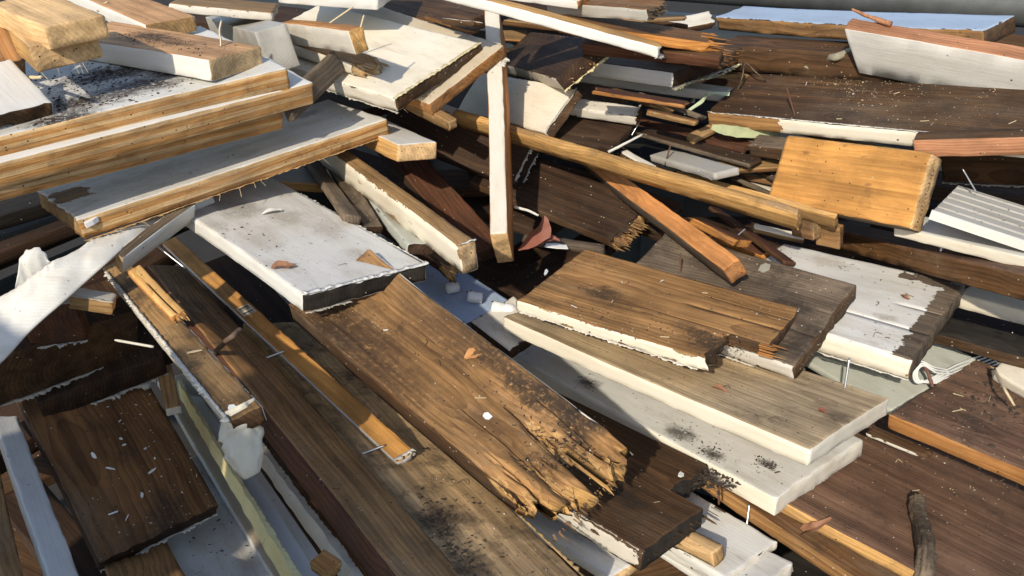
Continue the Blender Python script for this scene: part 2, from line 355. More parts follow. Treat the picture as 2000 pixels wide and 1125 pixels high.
def wood_nodes(g, kind, dirt, plies=0):
    c1, c2, ringf = WOODS[kind]
    tc = g.n('ShaderNodeTexCoord').outputs['Object']
    rnd = g.n('ShaderNodeObjectInfo').outputs['Random']
    cmb = g.n('ShaderNodeCombineXYZ')
    g.l(g.math('MULTIPLY', rnd, 37.0), cmb.inputs[0])
    g.l(g.math('MULTIPLY_ADD', rnd, -.16, .02), cmb.inputs[1])
    g.l(g.math('MULTIPLY_ADD', rnd, .05, .02), cmb.inputs[2])
    pos = g.vmath('ADD', tc, g.vmath('MULTIPLY', cmb.outputs[0], (1, 0, 0)))
    st = g.vmath('MULTIPLY', pos, (.16, 1, 1))
    wob = g.n('ShaderNodeTexNoise')
    g.l(g.vmath('MULTIPLY', pos, (.55, 1, 1)), wob.inputs['Vector'])
    wob.inputs['Scale'].default_value = 7
    wob.inputs['Detail'].default_value = 3
    dv = g.vmath('MULTIPLY', g.vmath('SUBTRACT', wob.outputs['Color'], (.5, .5, .5)), (0, .045, .045))
    rv = g.vmath('ADD', g.vmath('ADD', g.vmath('MULTIPLY', tc, (.03, 1, 1)), g.vmath('MULTIPLY', cmb.outputs[0], (.02, 1, 1))), dv)
    wv = g.n('ShaderNodeTexWave', wave_type='RINGS', rings_direction='X', wave_profile='SAW')
    g.l(rv, wv.inputs['Vector'])
    wv.inputs['Scale'].default_value = ringf
    wv.inputs['Distortion'].default_value = 1.2
    wv.inputs['Detail'].default_value = 2
    wv.inputs['Detail Scale'].default_value = 1.2
    ring = g.math('POWER', wv.outputs['Fac'], 1.7)
    fib = g.noise(g.vmath('MULTIPLY', pos, (9, 330, 330)), 1.0, 3, .7)
    blot = g.noise(g.vmath('MULTIPLY', pos, (.6, 1, 1)), 13, 6, .62)
    col = g.mix(g.math('MULTIPLY', ring, .80), c1, c2)
    strk = g.noise(g.vmath('MULTIPLY', pos, (1.1, 62, 62)), 1.0, 5, .65)
    col = g.mix(1.0, col, g.mix(g.step(strk, .34, .66), (1.14, 1.12, 1.1), tuple(q * (1.22 - .42 * min(1, .1 + dirt * 1.6)) for q in (.70, .68, .66))), 'MULTIPLY')
    col = g.mix(1.0, col, g.mix(fib, (.62, .60, .58), (1.22, 1.22, 1.2)), 'MULTIPLY')
    col = g.mix(1.0, col, g.mix(g.step(blot, .3, .72), (1.2, 1.17, 1.12), (.62, .60, .58)), 'MULTIPLY')
    if plies:                                   # glued layers seen on a panel's cut edge
        z = g.n('ShaderNodeSeparateXYZ')
        g.l(g.vmath('ADD', tc, g.vmath('MULTIPLY', dv, (0, .12, .12))), z.inputs[0])
        lay = g.math('FRACT', g.math('MULTIPLY', z.outputs[2], -plies))
        col = g.mix(g.step(lay, .42, .5), col, g.mix(1.0, col, (.80, .62, .42), 'MULTIPLY'))
        col = g.mix(g.math('MULTIPLY', g.step(g.math('ABSOLUTE', g.math('SUBTRACT', lay, .46)), .05, .0), .5), col, (.12, .06, .025))
    dn = g.noise(g.vmath('MULTIPLY', pos, (.45, 1, 1)), 8, 9, .74)
    col = g.mix(g.math('MULTIPLY', g.step(dn, .46, .74), min(.55, dirt * .75) * (.22 if kind in ('dark', 'black', 'red') else .5 if kind in ('umber', 'purple') else 1.0)), col, (.30, .235, .165))
    at0 = g.n('ShaderNodeAttribute', attribute_name='fresh')
    frn = g.mix(g.step(fib, .35, .7), (.27, .145, .055), (.58, .37, .15))
    frm = g.math('MULTIPLY', g.step(g.math('ADD', at0.outputs['Fac'], g.math('MULTIPLY', g.math('SUBTRACT', dn, .5), .8)), .35, .55), .92)
    d1 = g.noise(pos, 19, 9, .72)
    dm = g.math('MULTIPLY', g.step(d1, .62 - .22 * dirt, .80 - .16 * dirt), min(1, .35 + dirt * .5))
    col = g.mix(dm, col, (.035, .026, .019))
    col = g.mix(frm, col, frn)
    col = g.mix(g.step(at0.outputs['Fac'], -.2, -.7), col, (.018, .012, .008))
    # fine grit
    vo = g.n('ShaderNodeTexVoronoi', feature='F1')
    g.l(pos, vo.inputs['Vector'])
    vo.inputs['Scale'].default_value = 210
    sx = g.n('ShaderNodeSeparateXYZ')
    g.l(vo.outputs['Color'], sx.inputs[0])
    sp = g.math('MULTIPLY', g.step(vo.outputs['Distance'], .26, .16), g.math('GREATER_THAN', sx.outputs[0], 1 - .16 * dirt - .02))
    col = g.mix(sp, col, g.mix(g.math('GREATER_THAN', sx.outputs[1], .7), (.03, .02, .013), (.45, .38, .28)))
    h = g.math('ADD', g.math('MULTIPLY', fib, .7), g.math('MULTIPLY', ring, .35))
    h = g.math('ADD', h, g.math('MULTIPLY', d1, 1.1))
    return col, h, pos, tc, dv

def add_stains(g, col, tc, stains):
    for (x, y, r, amt, c) in stains:
        v = g.n('ShaderNodeVectorMath', operation='LENGTH')
        wn_ = g.n('ShaderNodeTexNoise')
        g.l(tc, wn_.inputs['Vector'])
        wn_.inputs['Scale'].default_value = 30
        wn_.inputs['Detail'].default_value = 8
        wn_.inputs['Roughness'].default_value = .75
        p = g.vmath('ADD', g.vmath('SUBTRACT', tc, (x, y, 0)), g.vmath('MULTIPLY', g.vmath('SUBTRACT', wn_.outputs['Color'], (.5, .5, .5)), (r * 2.6, r * 2.6, 0)))
        g.l(g.vmath('MULTIPLY', p, (.6, 1, .0)), v.inputs[0])
        fine = g.noise(tc, 160, 5, .7)
        m = g.math('MULTIPLY', g.step(v.outputs['Value'], r, r * .25), g.step(fine, .30, .50))
        col = g.mix(g.math('MULTIPLY', m, amt), col, c)
    return col

def wood(kind, dirt=.35, plies=0, stains=(), relief=.0008):
    key = ('w', kind, dirt, plies, tuple(stains), relief)
    if key in _M:
        return _M[key]
    g = NT('%s_timber' % kind)
    col, h, pos, tc, dv = wood_nodes(g, kind, dirt, plies)
    col = add_stains(g, col, tc, stains)
    g.l(col, g.bsdf.inputs['Base Color'])
    g.bsdf.inputs['Roughness'].default_value = .78
    g.bsdf.inputs['Specular IOR Level'].default_value = .28
    g.l(g.bump(h, relief, .9), g.bsdf.inputs['Normal'])
    _M[key] = g.m
    return g.m

def paint(tone, under='umber', chip=.12, dirt=.35, edge=.5, grain=.35, stains=(), bare=()):
    """old paint over wood: flaked where a noise and the nearness of an arris say so"""
    key = ('p', tone, under, chip, dirt, edge, grain, tuple(stains), tuple(bare))
    if key in _M:
        return _M[key]
    g = NT('%s_paint_over_%s' % (tone, under))
    col, h, pos, tc, dv = wood_nodes(g, under, .4)
    pc = PAINTS[tone]
    big = g.noise(pos, 5, 5, .6)
    mid = g.noise(g.vmath('MULTIPLY', pos, (.35, 1, 1)), 26, 8, .68)
    film = g.mix(g.math('MULTIPLY', g.step(mid, .42, .75), .25 + dirt * .6), pc, (pc[0] * .66, pc[1] * .60, pc[2] * .50))
    film = g.mix(g.math('MULTIPLY', g.step(big, .48, .72), dirt * .55), film, (pc[0] * .55, pc[1] * .49, pc[2] * .40))
    gr = g.noise(g.vmath('MULTIPLY', pos, (5, 240, 240)), 1.0, 4, .7)
    film = g.mix(g.math('MULTIPLY', g.step(gr, .60, .80), grain * .8), film, (pc[0] * .45, pc[1] * .40, pc[2] * .33))
    smr = g.noise(g.vmath('MULTIPLY', pos, (.5, 1.6, 1.6)), 11, 10, .78, .6)
    film = g.mix(g.math('MULTIPLY', g.step(smr, .50, .74), min(.85, dirt * 1.1)), film, (pc[0] * .42, pc[1] * .34, pc[2] * .26))
    scr = g.noise(g.vmath('MULTIPLY', pos, (3, 55, 55)), 1.0, 8, .8)
    film = g.mix(g.math('MULTIPLY', g.step(scr, .62, .70), min(.6, dirt * .7)), film, (pc[0] * .5, pc[1] * .45, pc[2] * .38))
    vo = g.n('ShaderNodeTexVoronoi', feature='F1')
    g.l(pos, vo.inputs['Vector'])
    vo.inputs['Scale'].default_value = 165
    sx = g.n('ShaderNodeSeparateXYZ')
    g.l(vo.outputs['Color'], sx.inputs[0])
    rad = g.math('MULTIPLY_ADD', sx.outputs[1], .22, .05)
    sp = g.math('MULTIPLY', g.math('LESS_THAN', vo.outputs['Distance'], rad), g.math('GREATER_THAN', sx.outputs[0], 1 - .22 * dirt))
    sp = g.math('MULTIPLY', sp, g.step(g.noise(tc, 24, 4, .6), .40, .60))
    film = g.mix(sp, film, (.075, .052, .034))
    film = add_stains(g, film, tc, stains)
    at = g.n('ShaderNodeAttribute', attribute_name='arris')
    en = g.step(at.outputs['Fac'], .007, .0)
    fl = g.noise(g.vmath('MULTIPLY', pos, (.55, 1, 1)), 46, 9, .68)
    m = g.math('ADD', fl, g.math('MULTIPLY', en, edge * .22))
    for (x0, x1, y0, y1) in bare:              # places where the coat has come off
        s3 = g.n('ShaderNodeSeparateXYZ')
        g.l(tc, s3.inputs[0])
        jit = g.math('MULTIPLY', g.math('SUBTRACT', fl, .5), .05)
        xx = g.math('ADD', s3.outputs[0], jit)
        yy = g.math('ADD', s3.outputs[1], jit)
        ins = g.math('MULTIPLY', g.math('MULTIPLY', g.step(xx, x0 - .003, x0 + .003), g.step(xx, x1 + .003, x1 - .003)),
                     g.math('MULTIPLY', g.step(yy, y0 - .003, y0 + .003), g.step(yy, y1 + .003, y1 - .003)))
        m = g.math('ADD', m, g.math('MULTIPLY', ins, .5))
    th = .80 - .38 * chip
    off = g.step(m, th - .008, th + .008)
    c = g.mix(off, film, col)
    g.l(c, g.bsdf.inputs['Base Color'])
    g.l(g.mix(off, (.52,) * 3, (.82,) * 3), g.bsdf.inputs['Roughness'])
    g.bsdf.inputs['Specular IOR Level'].default_value = .35
    hh = g.math('ADD', g.math('MULTIPLY', h, .55), g.math('MULTIPLY', g.math('SUBTRACT', 1.0, off), 1.2))
    hh = g.math('ADD', hh, g.math('MULTIPLY', gr, -.5 * grain))
    g.l(g.bump(hh, .0008, .9), g.bsdf.inputs['Normal'])
    _M[key] = g.m
    return g.m

def plain(name, c, rough=.7, metal=0.0, var=.25, scale=40, bump=.0005):
    key = ('f', name)
    if key in _M:
        return _M[key]
    g = NT(name)
    tc = g.n('ShaderNodeTexCoord').outputs['Object']
    n = g.noise(tc, scale, 7, .65)
    g.l(g.mix(n, tuple(x * (1 - var) for x in c), tuple(min(1, x * (1 + var)) for x in c)), g.bsdf.inputs['Base Color'])
    g.bsdf.inputs['Roughness'].default_value = rough
    g.bsdf.inputs['Metallic'].default_value = metal
    if bump:
        g.l(g.bump(n, bump), g.bsdf.inputs['Normal'])
    _M[key] = g.m
    return g.m

# ------------------------------------------------------------------ mesh and naming helpers
def link(name, verts, faces, mats, parent=None, smooth=True, attr=None, midx=None, fresh=None):
    me = bpy.data.meshes.new(name)
    me.from_pydata([tuple(v) for v in verts], [], [tuple(int(i) for i in f) for f in faces])
    assert max(max(f) for f in faces) < len(verts)
    for m in (mats if isinstance(mats, (list, tuple)) else [mats]):
        me.materials.append(m)
    if midx is not None:
        me.polygons.foreach_set('material_index', np.asarray(midx, np.int32))
    if smooth:
        me.polygons.foreach_set('use_smooth', [True] * len(me.polygons))
    if attr is not None:
        a = me.attributes.new('arris', 'FLOAT', 'POINT')
        a.data.foreach_set('value', np.asarray(attr, np.float32))
    if fresh is not None:
        a = me.attributes.new('fresh', 'FLOAT', 'POINT')
        a.data.foreach_set('value', np.asarray(fresh, np.float32))
    me.update()
    o = bpy.data.objects.new(name, me)
    COL.objects.link(o)
    if parent is not None:
        o.parent = parent
    return o

def tag(o, label=None, cat=None, group=None, kind=None):
    for k, v in (('label', label), ('category', cat), ('group', group), ('kind', kind)):
        if v:
            o[k] = v
    return o

def px_ray(px, py):
    d = Vector(((px - 1000) / FOCAL, (562.5 - py) / FOCAL, -1.0))
    return (cam.rotation_euler.to_matrix() @ d).normalized()

BO = {}      # id -> record of a built board

def lines_for(n, size, edge, extra=()):
    base = list(np.linspace(0, size, max(2, n + 1)))
    for e in edge:
        if e < size * .4:
            base += [e, size - e]
    base += [x for x in extra if 0 < x < size]
    base = sorted(base)
    out = [base[0]]
    for x in base[1:]:
        if x - out[-1] > 4e-4:
            out.append(x)
    out[-1] = size
    return np.array(out)

def board(i, name, label, cat, top, side=None, end=None, bottom=None, side2=None, end2=None, group=None,
          rough=.0008, ragged=.0015, skew=0.0, skewt=0.0, notch=(), cracks=(), wear=.0012, cup=0.0, bow=0.0, rot=None,
          step=.008, pose=None, seed=None, far_skew=0.0, far_ragged=.002):
    (loc, q, (L, W, T), flip) = pose or POSE[i]
    seed = seed if seed is not None else (hash3(len(BO) * 7 + 3, 5, 9, 1) * 9999).__int__()
    side = side or top
    end = end or side
    bottom, side2, end2 = bottom or side, side2 or side, end2 or end
    ex = []
    for (v, u0, u1, w, d) in cracks:
        ex += [v * W - w, v * W, v * W + w]
    ny = []
    for (v0, v1, d) in notch:
        ny += [v0 * W - .0008, v0 * W + .0008, v1 * W - .0008, v1 * W + .0008]
    fine = (.0016, .005)
    xs = lines_for(int(min(110, max(6, L / step))), L, fine, [x for x in (.012, .02, .03) if notch or ragged > .003 or rot])
    if rot:
        xs = np.unique(np.concatenate([xs, np.linspace(0, rot, int(rot / .0035))]))
        xs = xs[np.concatenate([[True], np.diff(xs) > 4e-4])]
    ysn = int(min(40, max(3, W / (step if not rot else .004))))
    ys = lines_for(ysn, W, fine, ex + ny)
    zs = lines_for(3 if T > .014 else 2, T, (.0016,) if T > .008 else ())
    n0, n1, n2 = len(xs), len(ys), len(zs)
    I, J, K = np.meshgrid(np.arange(n0), np.arange(n1), np.arange(n2), indexing='ij')
    surf = (I == 0) | (I == n0 - 1) | (J == 0) | (J == n1 - 1) | (K == 0) | (K == n2 - 1)
    idx = -np.ones((n0, n1, n2), np.int64)
    idx[surf] = np.arange(surf.sum())
    u, v, t = xs[I[surf]], ys[J[surf]], zs[K[surf]]
    faces, mi = [], []
    def quad(a, m, rev):
        f = np.stack([a[:-1, :-1], a[1:, :-1], a[1:, 1:], a[:-1, 1:]], -1).reshape(-1, 4)
        if rev:
            f = f[:, ::-1]
        faces.append(f)
        mi.append(np.full(len(f), m))
    # local frame: x = u, y = v (or W - v), z = -t ; orientation sign follows the mirror flag
    s = bool(flip)
    quad(idx[:, :, 0], 0, s); quad(idx[:, :, -1], 3, not s)
    quad(idx[:, 0, :], 1, not s); quad(idx[:, -1, :], 4, s)
    quad(idx[0], 2, s); quad(idx[-1], 5, not s)
    F = np.concatenate(faces)
    MI = np.concatenate(mi)
    a0, a1, a2 = np.minimum(u, L - u), np.minimum(v, W - v), np.minimum(t, T - t)
    srt = np.sort(np.stack([a0, a1, a2]), 0)
    arris = srt[1]
    P = np.stack([u, v, t], 1)
    nz = lambda sc, sd: fbm(P * sc, seed + sd, 3)
    du, dv_, dt = np.zeros_like(u), np.zeros_like(u), np.zeros_like(u)
    # worn arrises: pull in the vertices that sit on two or more faces
    for (A1, A2) in ((0, 1), (0, 2), (1, 2)):
        aa = (a0, a1, a2)
        on = (aa[A1] < 1e-6) & (aa[A2] < 1e-6)
        amt = wear * (.55 + .9 * np.clip(nz(70, 11), -.4, 1))
        for ax, coord, size, dd in ((0, u, L, du), (1, v, W, dv_), (2, t, T, dt)):
            if ax in (A1, A2):
                dd += np.where(on, np.where(coord < size / 2, amt, -amt), 0)
    # skins not quite flat
    dt += np.where(a2 < 1e-6, rough * nz(np.array([10, 28, 28]), 3), 0)
    dv_ += np.where(a1 < 1e-6, rough * nz(np.array([10, 28, 28]), 5), 0)
    # ends: cut skew, ragged fibres, notches, decay
    e0 = skew * (v / W) + skewt * (t / T) + ragged * fbm(np.stack([v * 95, t * 95, v * 0], 1), seed + 21, 3)
    for (v0, v1, d) in notch:
        e0 = e0 + np.where((v / W >= v0) & (v / W <= v1), d * (1 + .12 * vnoise(np.stack([v * 240, t * 150, v * 0], 1), seed + 31)), 0)
    D0 = max(.03, 2.2 * float(np.max(np.abs(e0))))
    du += e0 * np.clip(1 - u / D0, 0, 1)
    e1 = far_skew * (v / W) + far_ragged * fbm(np.stack([v * 95, t * 95, v * 0 + 3], 1), seed + 41, 3)
    D1 = max(.03, 2.2 * float(np.max(np.abs(e1))))
    du -= e1 * np.clip(1 - (L - u) / D1, 0, 1)
    wr = np.random.RandomState(seed % 9973)
    cup = cup or wr.uniform(-.035, .035) * min(W, .05) * .5
    bow = bow or wr.uniform(-.004, .004) * min(1, L / .5)
    tw = wr.uniform(-.004, .004) * min(1, W / .1)
    dt += cup * ((2 * v / W - 1) ** 2) + bow * ((2 * u / L - 1) ** 2) * .6 + tw * (u / L) * (2 * v / W - 1)
    dv_ += wr.uniform(-.003, .003) * ((2 * u / L - 1) ** 2) * min(1, L / .5)
    for (cv, u0, u1, w, d) in cracks:
        on = (np.abs(v - cv * W) < 2e-4) & (t < T * .5) & (u > u0) & (u < u1)
        taper = np.clip(np.minimum((u - u0), (u1 - u)) / (.25 * (u1 - u0)) + (.6 if u0 <= .001 else 0), 0, 1)
        dt += np.where(on, d * taper, 0)
    fresh = np.zeros_like(u)
    for (cv, u0, u1, w, d) in cracks:
        fresh -= np.where((np.abs(v - cv * W) < 2e-4) & (t < T * .5) & (u > u0) & (u < u1), min(1, d / .004), 0)
    if rot:
        k = np.clip(1 - u / rot, 0, 1)
        reach = np.clip(k + .35 * fbm(np.stack([v * 46, v * 0, v * 0], 1), seed + 71, 2), 0, 1)
        spl = np.abs(fbm(np.stack([u * 7, v * 150, t * 90], 1), seed + 51, 4))       # split along the fibres
        lump = np.clip(fbm(np.stack([u * 16, v * 70, t * 30], 1), seed + 55, 3) + .05, 0, 1)
        loss = reach ** 1.4 * (.020 * np.clip(.26 - spl, 0, 1) * 3.0 + .022 * lump) * np.where(t < T * .7, 1, .25)
        loss = np.minimum(loss, T * .8)
        dt += loss
        fresh += np.where(t < T * .7, np.clip((loss - .0015) / .010, 0, .75), .25 * k) - np.where(spl < .045, 1.5 * reach, 0)
        du += np.where(u < rot * .6, 1, 0) * k ** 2 * (.024 * fbm(np.stack([v * 130, t * 70, u * 4], 1), seed + 61, 4) + .010 * vnoise(np.stack([v * 30, t * 8, u * 0], 1), seed + 63) + .006)
    x = u + du
    y = v + dv_
    y = W - y if flip else y
    z = -(t + dt)
    V = np.stack([x, y, z], 1)
    o = link(name, V, F, [top, side, end, bottom, side2, end2], attr=arris, midx=MI, fresh=fresh)
    o.location = loc
    o.rotation_mode = 'QUATERNION'
    o.rotation_quaternion = q
    tag(o, label, cat, group)
    M = Matrix.LocRotScale(Vector(loc), Quaternion(q), None)
    BO[i] = dict(o=o, L=L, W=W, T=T, flip=flip, M=M, Mi=M.inverted(), cup=cup, bow=bow, seed=seed)
    return o

def yv(i, v):
    b = BO[i]
    return b['W'] * (1 - v) if b['flip'] else b['W'] * v

def hit(i, px, py):
    """local point where the line of sight of a photograph pixel meets board i"""
    b = BO[i]
    d = px_ray(px, py)
    o = b['Mi'] @ CAM
    dl = b['Mi'].to_3x3() @ d
    lo, hi = Vector((0, 0, -b['T'])), Vector((b['L'], b['W'], 0))
    t0, ax0 = -1e9, 0
    for a in range(3):
        if abs(dl[a]) < 1e-9:
            continue
        q = sorted(((lo[a] - o[a]) / dl[a], (hi[a] - o[a]) / dl[a]))
        if q[0] > t0:
            t0, ax0 = q[0], a
    p = o + dl * t0
    n = Vector((0, 0, 0))
    n[ax0] = -1 if dl[ax0] > 0 else 1
    return p, n, t0

def at_depth(px, py, z):
    d = px_ray(px, py)
    f = Vector((0, math.cos(PITCH), -math.sin(PITCH)))
    return CAM + d * (z / d.dot(f))

def tube(pts, rads, seg=8, cap=True, wob=0.0, seed=0, flat=1.0):
    """swept tube; returns verts, faces"""
    pts = [Vector(p) for p in pts]
    V, F = [], []
    up = Vector((.13, .31, 1)).normalized()
    for k, p in enumerate(pts):
        a = pts[max(0, k - 1)]
        b_ = pts[min(len(pts) - 1, k + 1)]
        t = (b_ - a).normalized()
        s = t.cross(up)
        if s.length < 1e-4:
            s = t.cross(Vector((1, 0, 0)))
        s.normalize()
        n = s.cross(t)
        r = rads[k] if isinstance(rads, (list, tuple)) else rads
        for j in range(seg):
            an = 2 * math.pi * j / seg
            rr = r
            if wob:
                rr *= 1 + wob * float(vnoise(np.array([[k * .7, math.cos(an) * 1.3 + 5, math.sin(an) * 1.3]]), seed)[0])
            V.append(p + s * (math.cos(an) * rr) + n * (math.sin(an) * rr * flat))
    for k in range(len(pts) - 1):
        for j in range(seg):
            F.append((k * seg + j, k * seg + (j + 1) % seg, (k + 1) * seg + (j + 1) % seg, (k + 1) * seg + j))
    if cap:
        F.append(tuple(range(seg))[::-1])
        F.append(tuple(range((len(pts) - 1) * seg, len(pts) * seg)))
    return V, F

def box_mesh(sx, sy, sz, jig=0.0, rnd=None):
    V = []
    for x in (0, 1):
        for y in (0, 1):
            for z in (0, 1):
                j = [(rnd.uniform(-jig, jig) if rnd else 0) for _ in range(3)]
                V.append((x * sx + j[0] * sx, y * sy + j[1] * sy, z * sz + j[2] * sz))
    F = [(0, 1, 3, 2), (4, 6, 7, 5), (0, 4, 5, 1), (2, 3, 7, 6), (0, 2, 6, 4), (1, 5, 7, 3)]
    return V, F

def catmull(pts, n=6):
    pts = [Vector(p) for p in pts]
    ext = [pts[0] * 2 - pts[1]] + pts + [pts[-1] * 2 - pts[-2]]
    out = []
    for k in range(1, len(ext) - 2):
        p0, p1, p2, p3 = ext[k - 1:k + 3]
        for j in range(n):
            t = j / n
            out.append(.5 * ((2 * p1) + (p2 - p0) * t + (2 * p0 - 5 * p1 + 4 * p2 - p3) * t * t + (3 * p1 - p0 - 3 * p2 + p3) * t ** 3))
    out.append(pts[-1])
    return out

# ------------------------------------------------------------------ setting: ground, container wall with its pipe rail
def wall_mesh():
    a, b_ = at_depth(1150, -60, 1.86), at_depth(2350, 40, 1.62)
    d = Vector((b_.x - a.x, b_.y - a.y, 0)).normalized()
    return a - d * .9, b_ + d * .3, d

steel_paint = plain('dark_blue_grey_painted_steel', (.035, .045, .055), .5, 0.0, .35, 14, .0006)
pipe_mat = plain('weathered_grey_steel', (.075, .08, .08), .6, .2, .6, 22, .001)
wa, wb, wd = wall_mesh()
wnrm = Vector((wd.y, -wd.x, 0))
bm = bmesh.new()
def bm_box(bm, o, ax, ay, az, bev=0.0):
    vs = [bm.verts.new(o + ax * i + ay * j + az * k) for i in (0, 1) for j in (0, 1) for k in (0, 1)]
    for f in ((0, 1, 3, 2), (4, 6, 7, 5), (0, 4, 5, 1), (2, 3, 7, 6), (0, 2, 6, 4), (1, 5, 7, 3)):
        bm.faces.new([vs[q] for q in f])
def bm_obj(name, bm, mat, parent=None):
    bmesh.ops.recalc_face_normals(bm, faces=bm.faces)
    me = bpy.data.meshes.new(name)
    bm.to_mesh(me)
    bm.free()
    me.materials.append(mat)
    o = bpy.data.objects.new(name, me)
    COL.objects.link(o)
    if parent:
        o.parent = parent
    return o
floor_z = .22
base = Vector((wa.x, wa.y, floor_z))
span = (wb - wa).length
container = bpy.data.objects.new('container_wall', None)
COL.objects.link(container)
tag(container, 'dark blue-grey steel side of the container behind the pile, with a round rail on top', 'container')
wtop = min(wa.z, wb.z)
dvec = Vector((wb.x - wa.x, wb.y - wa.y, 0))
slope = Vector((0, 0, wb.z - wa.z))
bm = bmesh.new()
bm_box(bm, base - wnrm * -.0, dvec, wnrm * -.02, Vector((0, 0, wtop - floor_z - .05)))
bm_obj('side_panel', bm, steel_paint, container)
bm = bmesh.new()
for k in range(7):
    bm_box(bm, base + dvec * ((k + .35) / 7.4) + wnrm * .0008, wd * .09, wnrm * .035, Vector((0, 0, wtop - floor_z - .17)))
bm_obj('ribs', bm, steel_paint, container)
bm = bmesh.new()
zl = at_depth(1520, 92, 1.70).z
bm_box(bm, Vector((wa.x, wa.y, zl - .035)) + wnrm * .001, dvec, wnrm * .05, Vector((0, 0, .03)))
bm_obj('ledge', bm, steel_paint, container)
V, F = tube([wa + wnrm * .012 + (wb - wa) * q for q in np.linspace(0, 1, 24)], .037, 28)
link('rail', V, F, pipe_mat, container)
grd = plain('dark_soil_and_grit', (.02, .017, .014), .95, 0, .5, 9, .004)
bm = bmesh.new()
n = 24
g_ = [[bm.verts.new((x, y, floor_z - .012 + .012 * float(vnoise(np.array([[x * 3.1, y * 3.1, 0]]), 4)[0]))) for y in np.linspace(-9, 40, n)] for x in np.linspace(-25, 25, n)]
for a in range(n - 1):
    for c in range(n - 1):
        bm.faces.new((g_[a][c], g_[a + 1][c], g_[a + 1][c + 1], g_[a][c + 1]))
go = bm_obj('ground', bm, grd)
go['kind'] = 'structure'

# ------------------------------------------------------------------ the pile, one board at a time
def S(i, px, py, r, amt=.9, c=(.022, .016, .012)):
    (loc, q, d, flip) = POSE[i]
    M = Matrix.LocRotScale(Vector(loc), Quaternion(q), None).inverted()
    o = M @ CAM
    dl = M.to_3x3() @ px_ray(px, py)
    p = o + dl * (-o.z / dl.z)
    return (round(p.x, 4), round(p.y, 4), r, amt, c)

DK = (.022, .016, .012)
W_, P_ = wood, paint
G_STACK = 'boards of the pile'
# left top: blocks on the panels
board('A1', 'lumber_block', 'clean tan sawn block lying uppermost at the top left, its fresh end to the front', 'block', W_('pine', .15), W_('pine', .1), W_('pine', .15))
board('A2', 'lumber_block', 'tan block end directly under the topmost clean block at top left', 'block', W_('pine', .2), W_('gold', .2), W_('pine', .3))
board('A3', 'broken_board', 'splintered brown board end at the left edge beside the tan blocks', 'board', W_('orange', .5), W_('tan', .8), W_('brown', .9), ragged=.006)
board('A4', 'painted_board', 'white board with dark rotten end at the left edge, lying on the stacked panels', 'board', P_('white', 'tan', .1, .2), P_('white', 'tan'), W_('umber', .7), ragged=.004)
board('A5', 'lumber_block', 'tan block with white painted side and soil on top, a bent nail standing in it', 'block',
      W_('pinkpine', .35, stains=(S('A5', 300, 72, .035, .85), S('A5', 350, 84, .02, .7))), P_('white', 'pine', .03, .1, .2), W_('pale', .15))
board('A6', 'lumber_block', 'pinkish tan block with half white side behind the soil-strewn block', 'block', W_('pinkpine', .25), P_('white', 'pine', .12, .2), W_('tan', .3))
B1S = tuple(S('B1', a, c, r, .97, (.040, .027, .019)) for a, c, r in ((190, 150, .045), (250, 135, .05), (150, 200, .05), (280, 165, .045), (120, 235, .035), (330, 140, .03)))
PLY = W_('pine', .4, 92, relief=.0022)
PLY2 = W_('pine', .4, 80, relief=.0022)
board('B1', 'panel', 'white-topped panel strewn with black soil, uppermost of the stack of cut panels', 'panel', P_('white', 'pine', .06, .45, .3, .2, stains=B1S), PLY, PLY, wear=.0014, cracks=())
board('B2', 'panel', 'second panel of the stack, its thick laminated edge sticking out furthest to the right', 'panel', P_('white', 'pine', .05, .2), W_('pine', .4, 70, relief=.0022), PLY, wear=.0014)
board('B3', 'panel', 'shorter third panel of the stack with two thin plies at its right end', 'panel', P_('white', 'pine', .05, .2), PLY2, PLY2, wear=.0014)
board('B4', 'panel', 'long white brushed panel lowest in the stack, with a raw laminated front edge', 'panel',
      P_('white', 'tan', .09, .75, .4, .9, stains=tuple(S('B4', a, c, r, m, (.24, .21, .17)) for a, c, r, m in ((600, 225, .022, .75), (320, 330, .03, .4), (230, 360, .03, .45), (480, 300, .02, .35))), bare=((0.004, .05, .08, .135),)), W_('pine', .55, 75, relief=.0026), W_('tan', .4), ragged=.003, wear=.0022)
board('A7', 'moulding', 'cracked white moulding with tan top at the top edge, left of centre', 'moulding', W_('tan', .4), P_('dirty', 'tan', .2, .6), P_('greyp', 'gray', .4), ragged=.005)
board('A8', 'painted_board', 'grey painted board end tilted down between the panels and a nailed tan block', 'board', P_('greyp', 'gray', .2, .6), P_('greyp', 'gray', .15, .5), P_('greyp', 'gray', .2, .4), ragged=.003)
board('A9', 'lumber_block', 'orange block with torn white side and two thin nails, behind the panel stack', 'block', W_('orange', .3), P_('dirty', 'tan', .15, .4), W_('gold', .4), ragged=.005)
board('A10', 'broken_board', 'broken piece with splintered pale end lying on the big cream board', 'board', W_('cedar', .6), P_('dirty', 'tan', .3, .5), W_('pale', .5), ragged=.012, rot=.03)
board('A11', 'lath', 'short grey weathered lath leaning up beside the panel stack', 'lath', W_('gray', .4), W_('gray', .6), W_('gray', .5), ragged=.005)
board('A12', 'painted_board', 'wide cream board with crumbling dark end, upper middle of the pile', 'board',
      P_('cream', 'pine', .06, .45, .5, .3), P_('dirty', 'umber', .25, .6), W_('umber', .8), ragged=.003, wear=.002)
board('A13', 'board', 'beige board with raw tan end under the wide cream board', 'board', P_('beige', 'tan', .05, .4, .2), W_('orange', .3), W_('orange', .45), ragged=.002)
board('A14', 'painted_board', 'white board cut off by the top edge of the picture, left of the upright post', 'board', P_('white', 'pine', .05, .3), P_('white', 'pine', .04, .35), P_('white', 'pine', .05, .3))
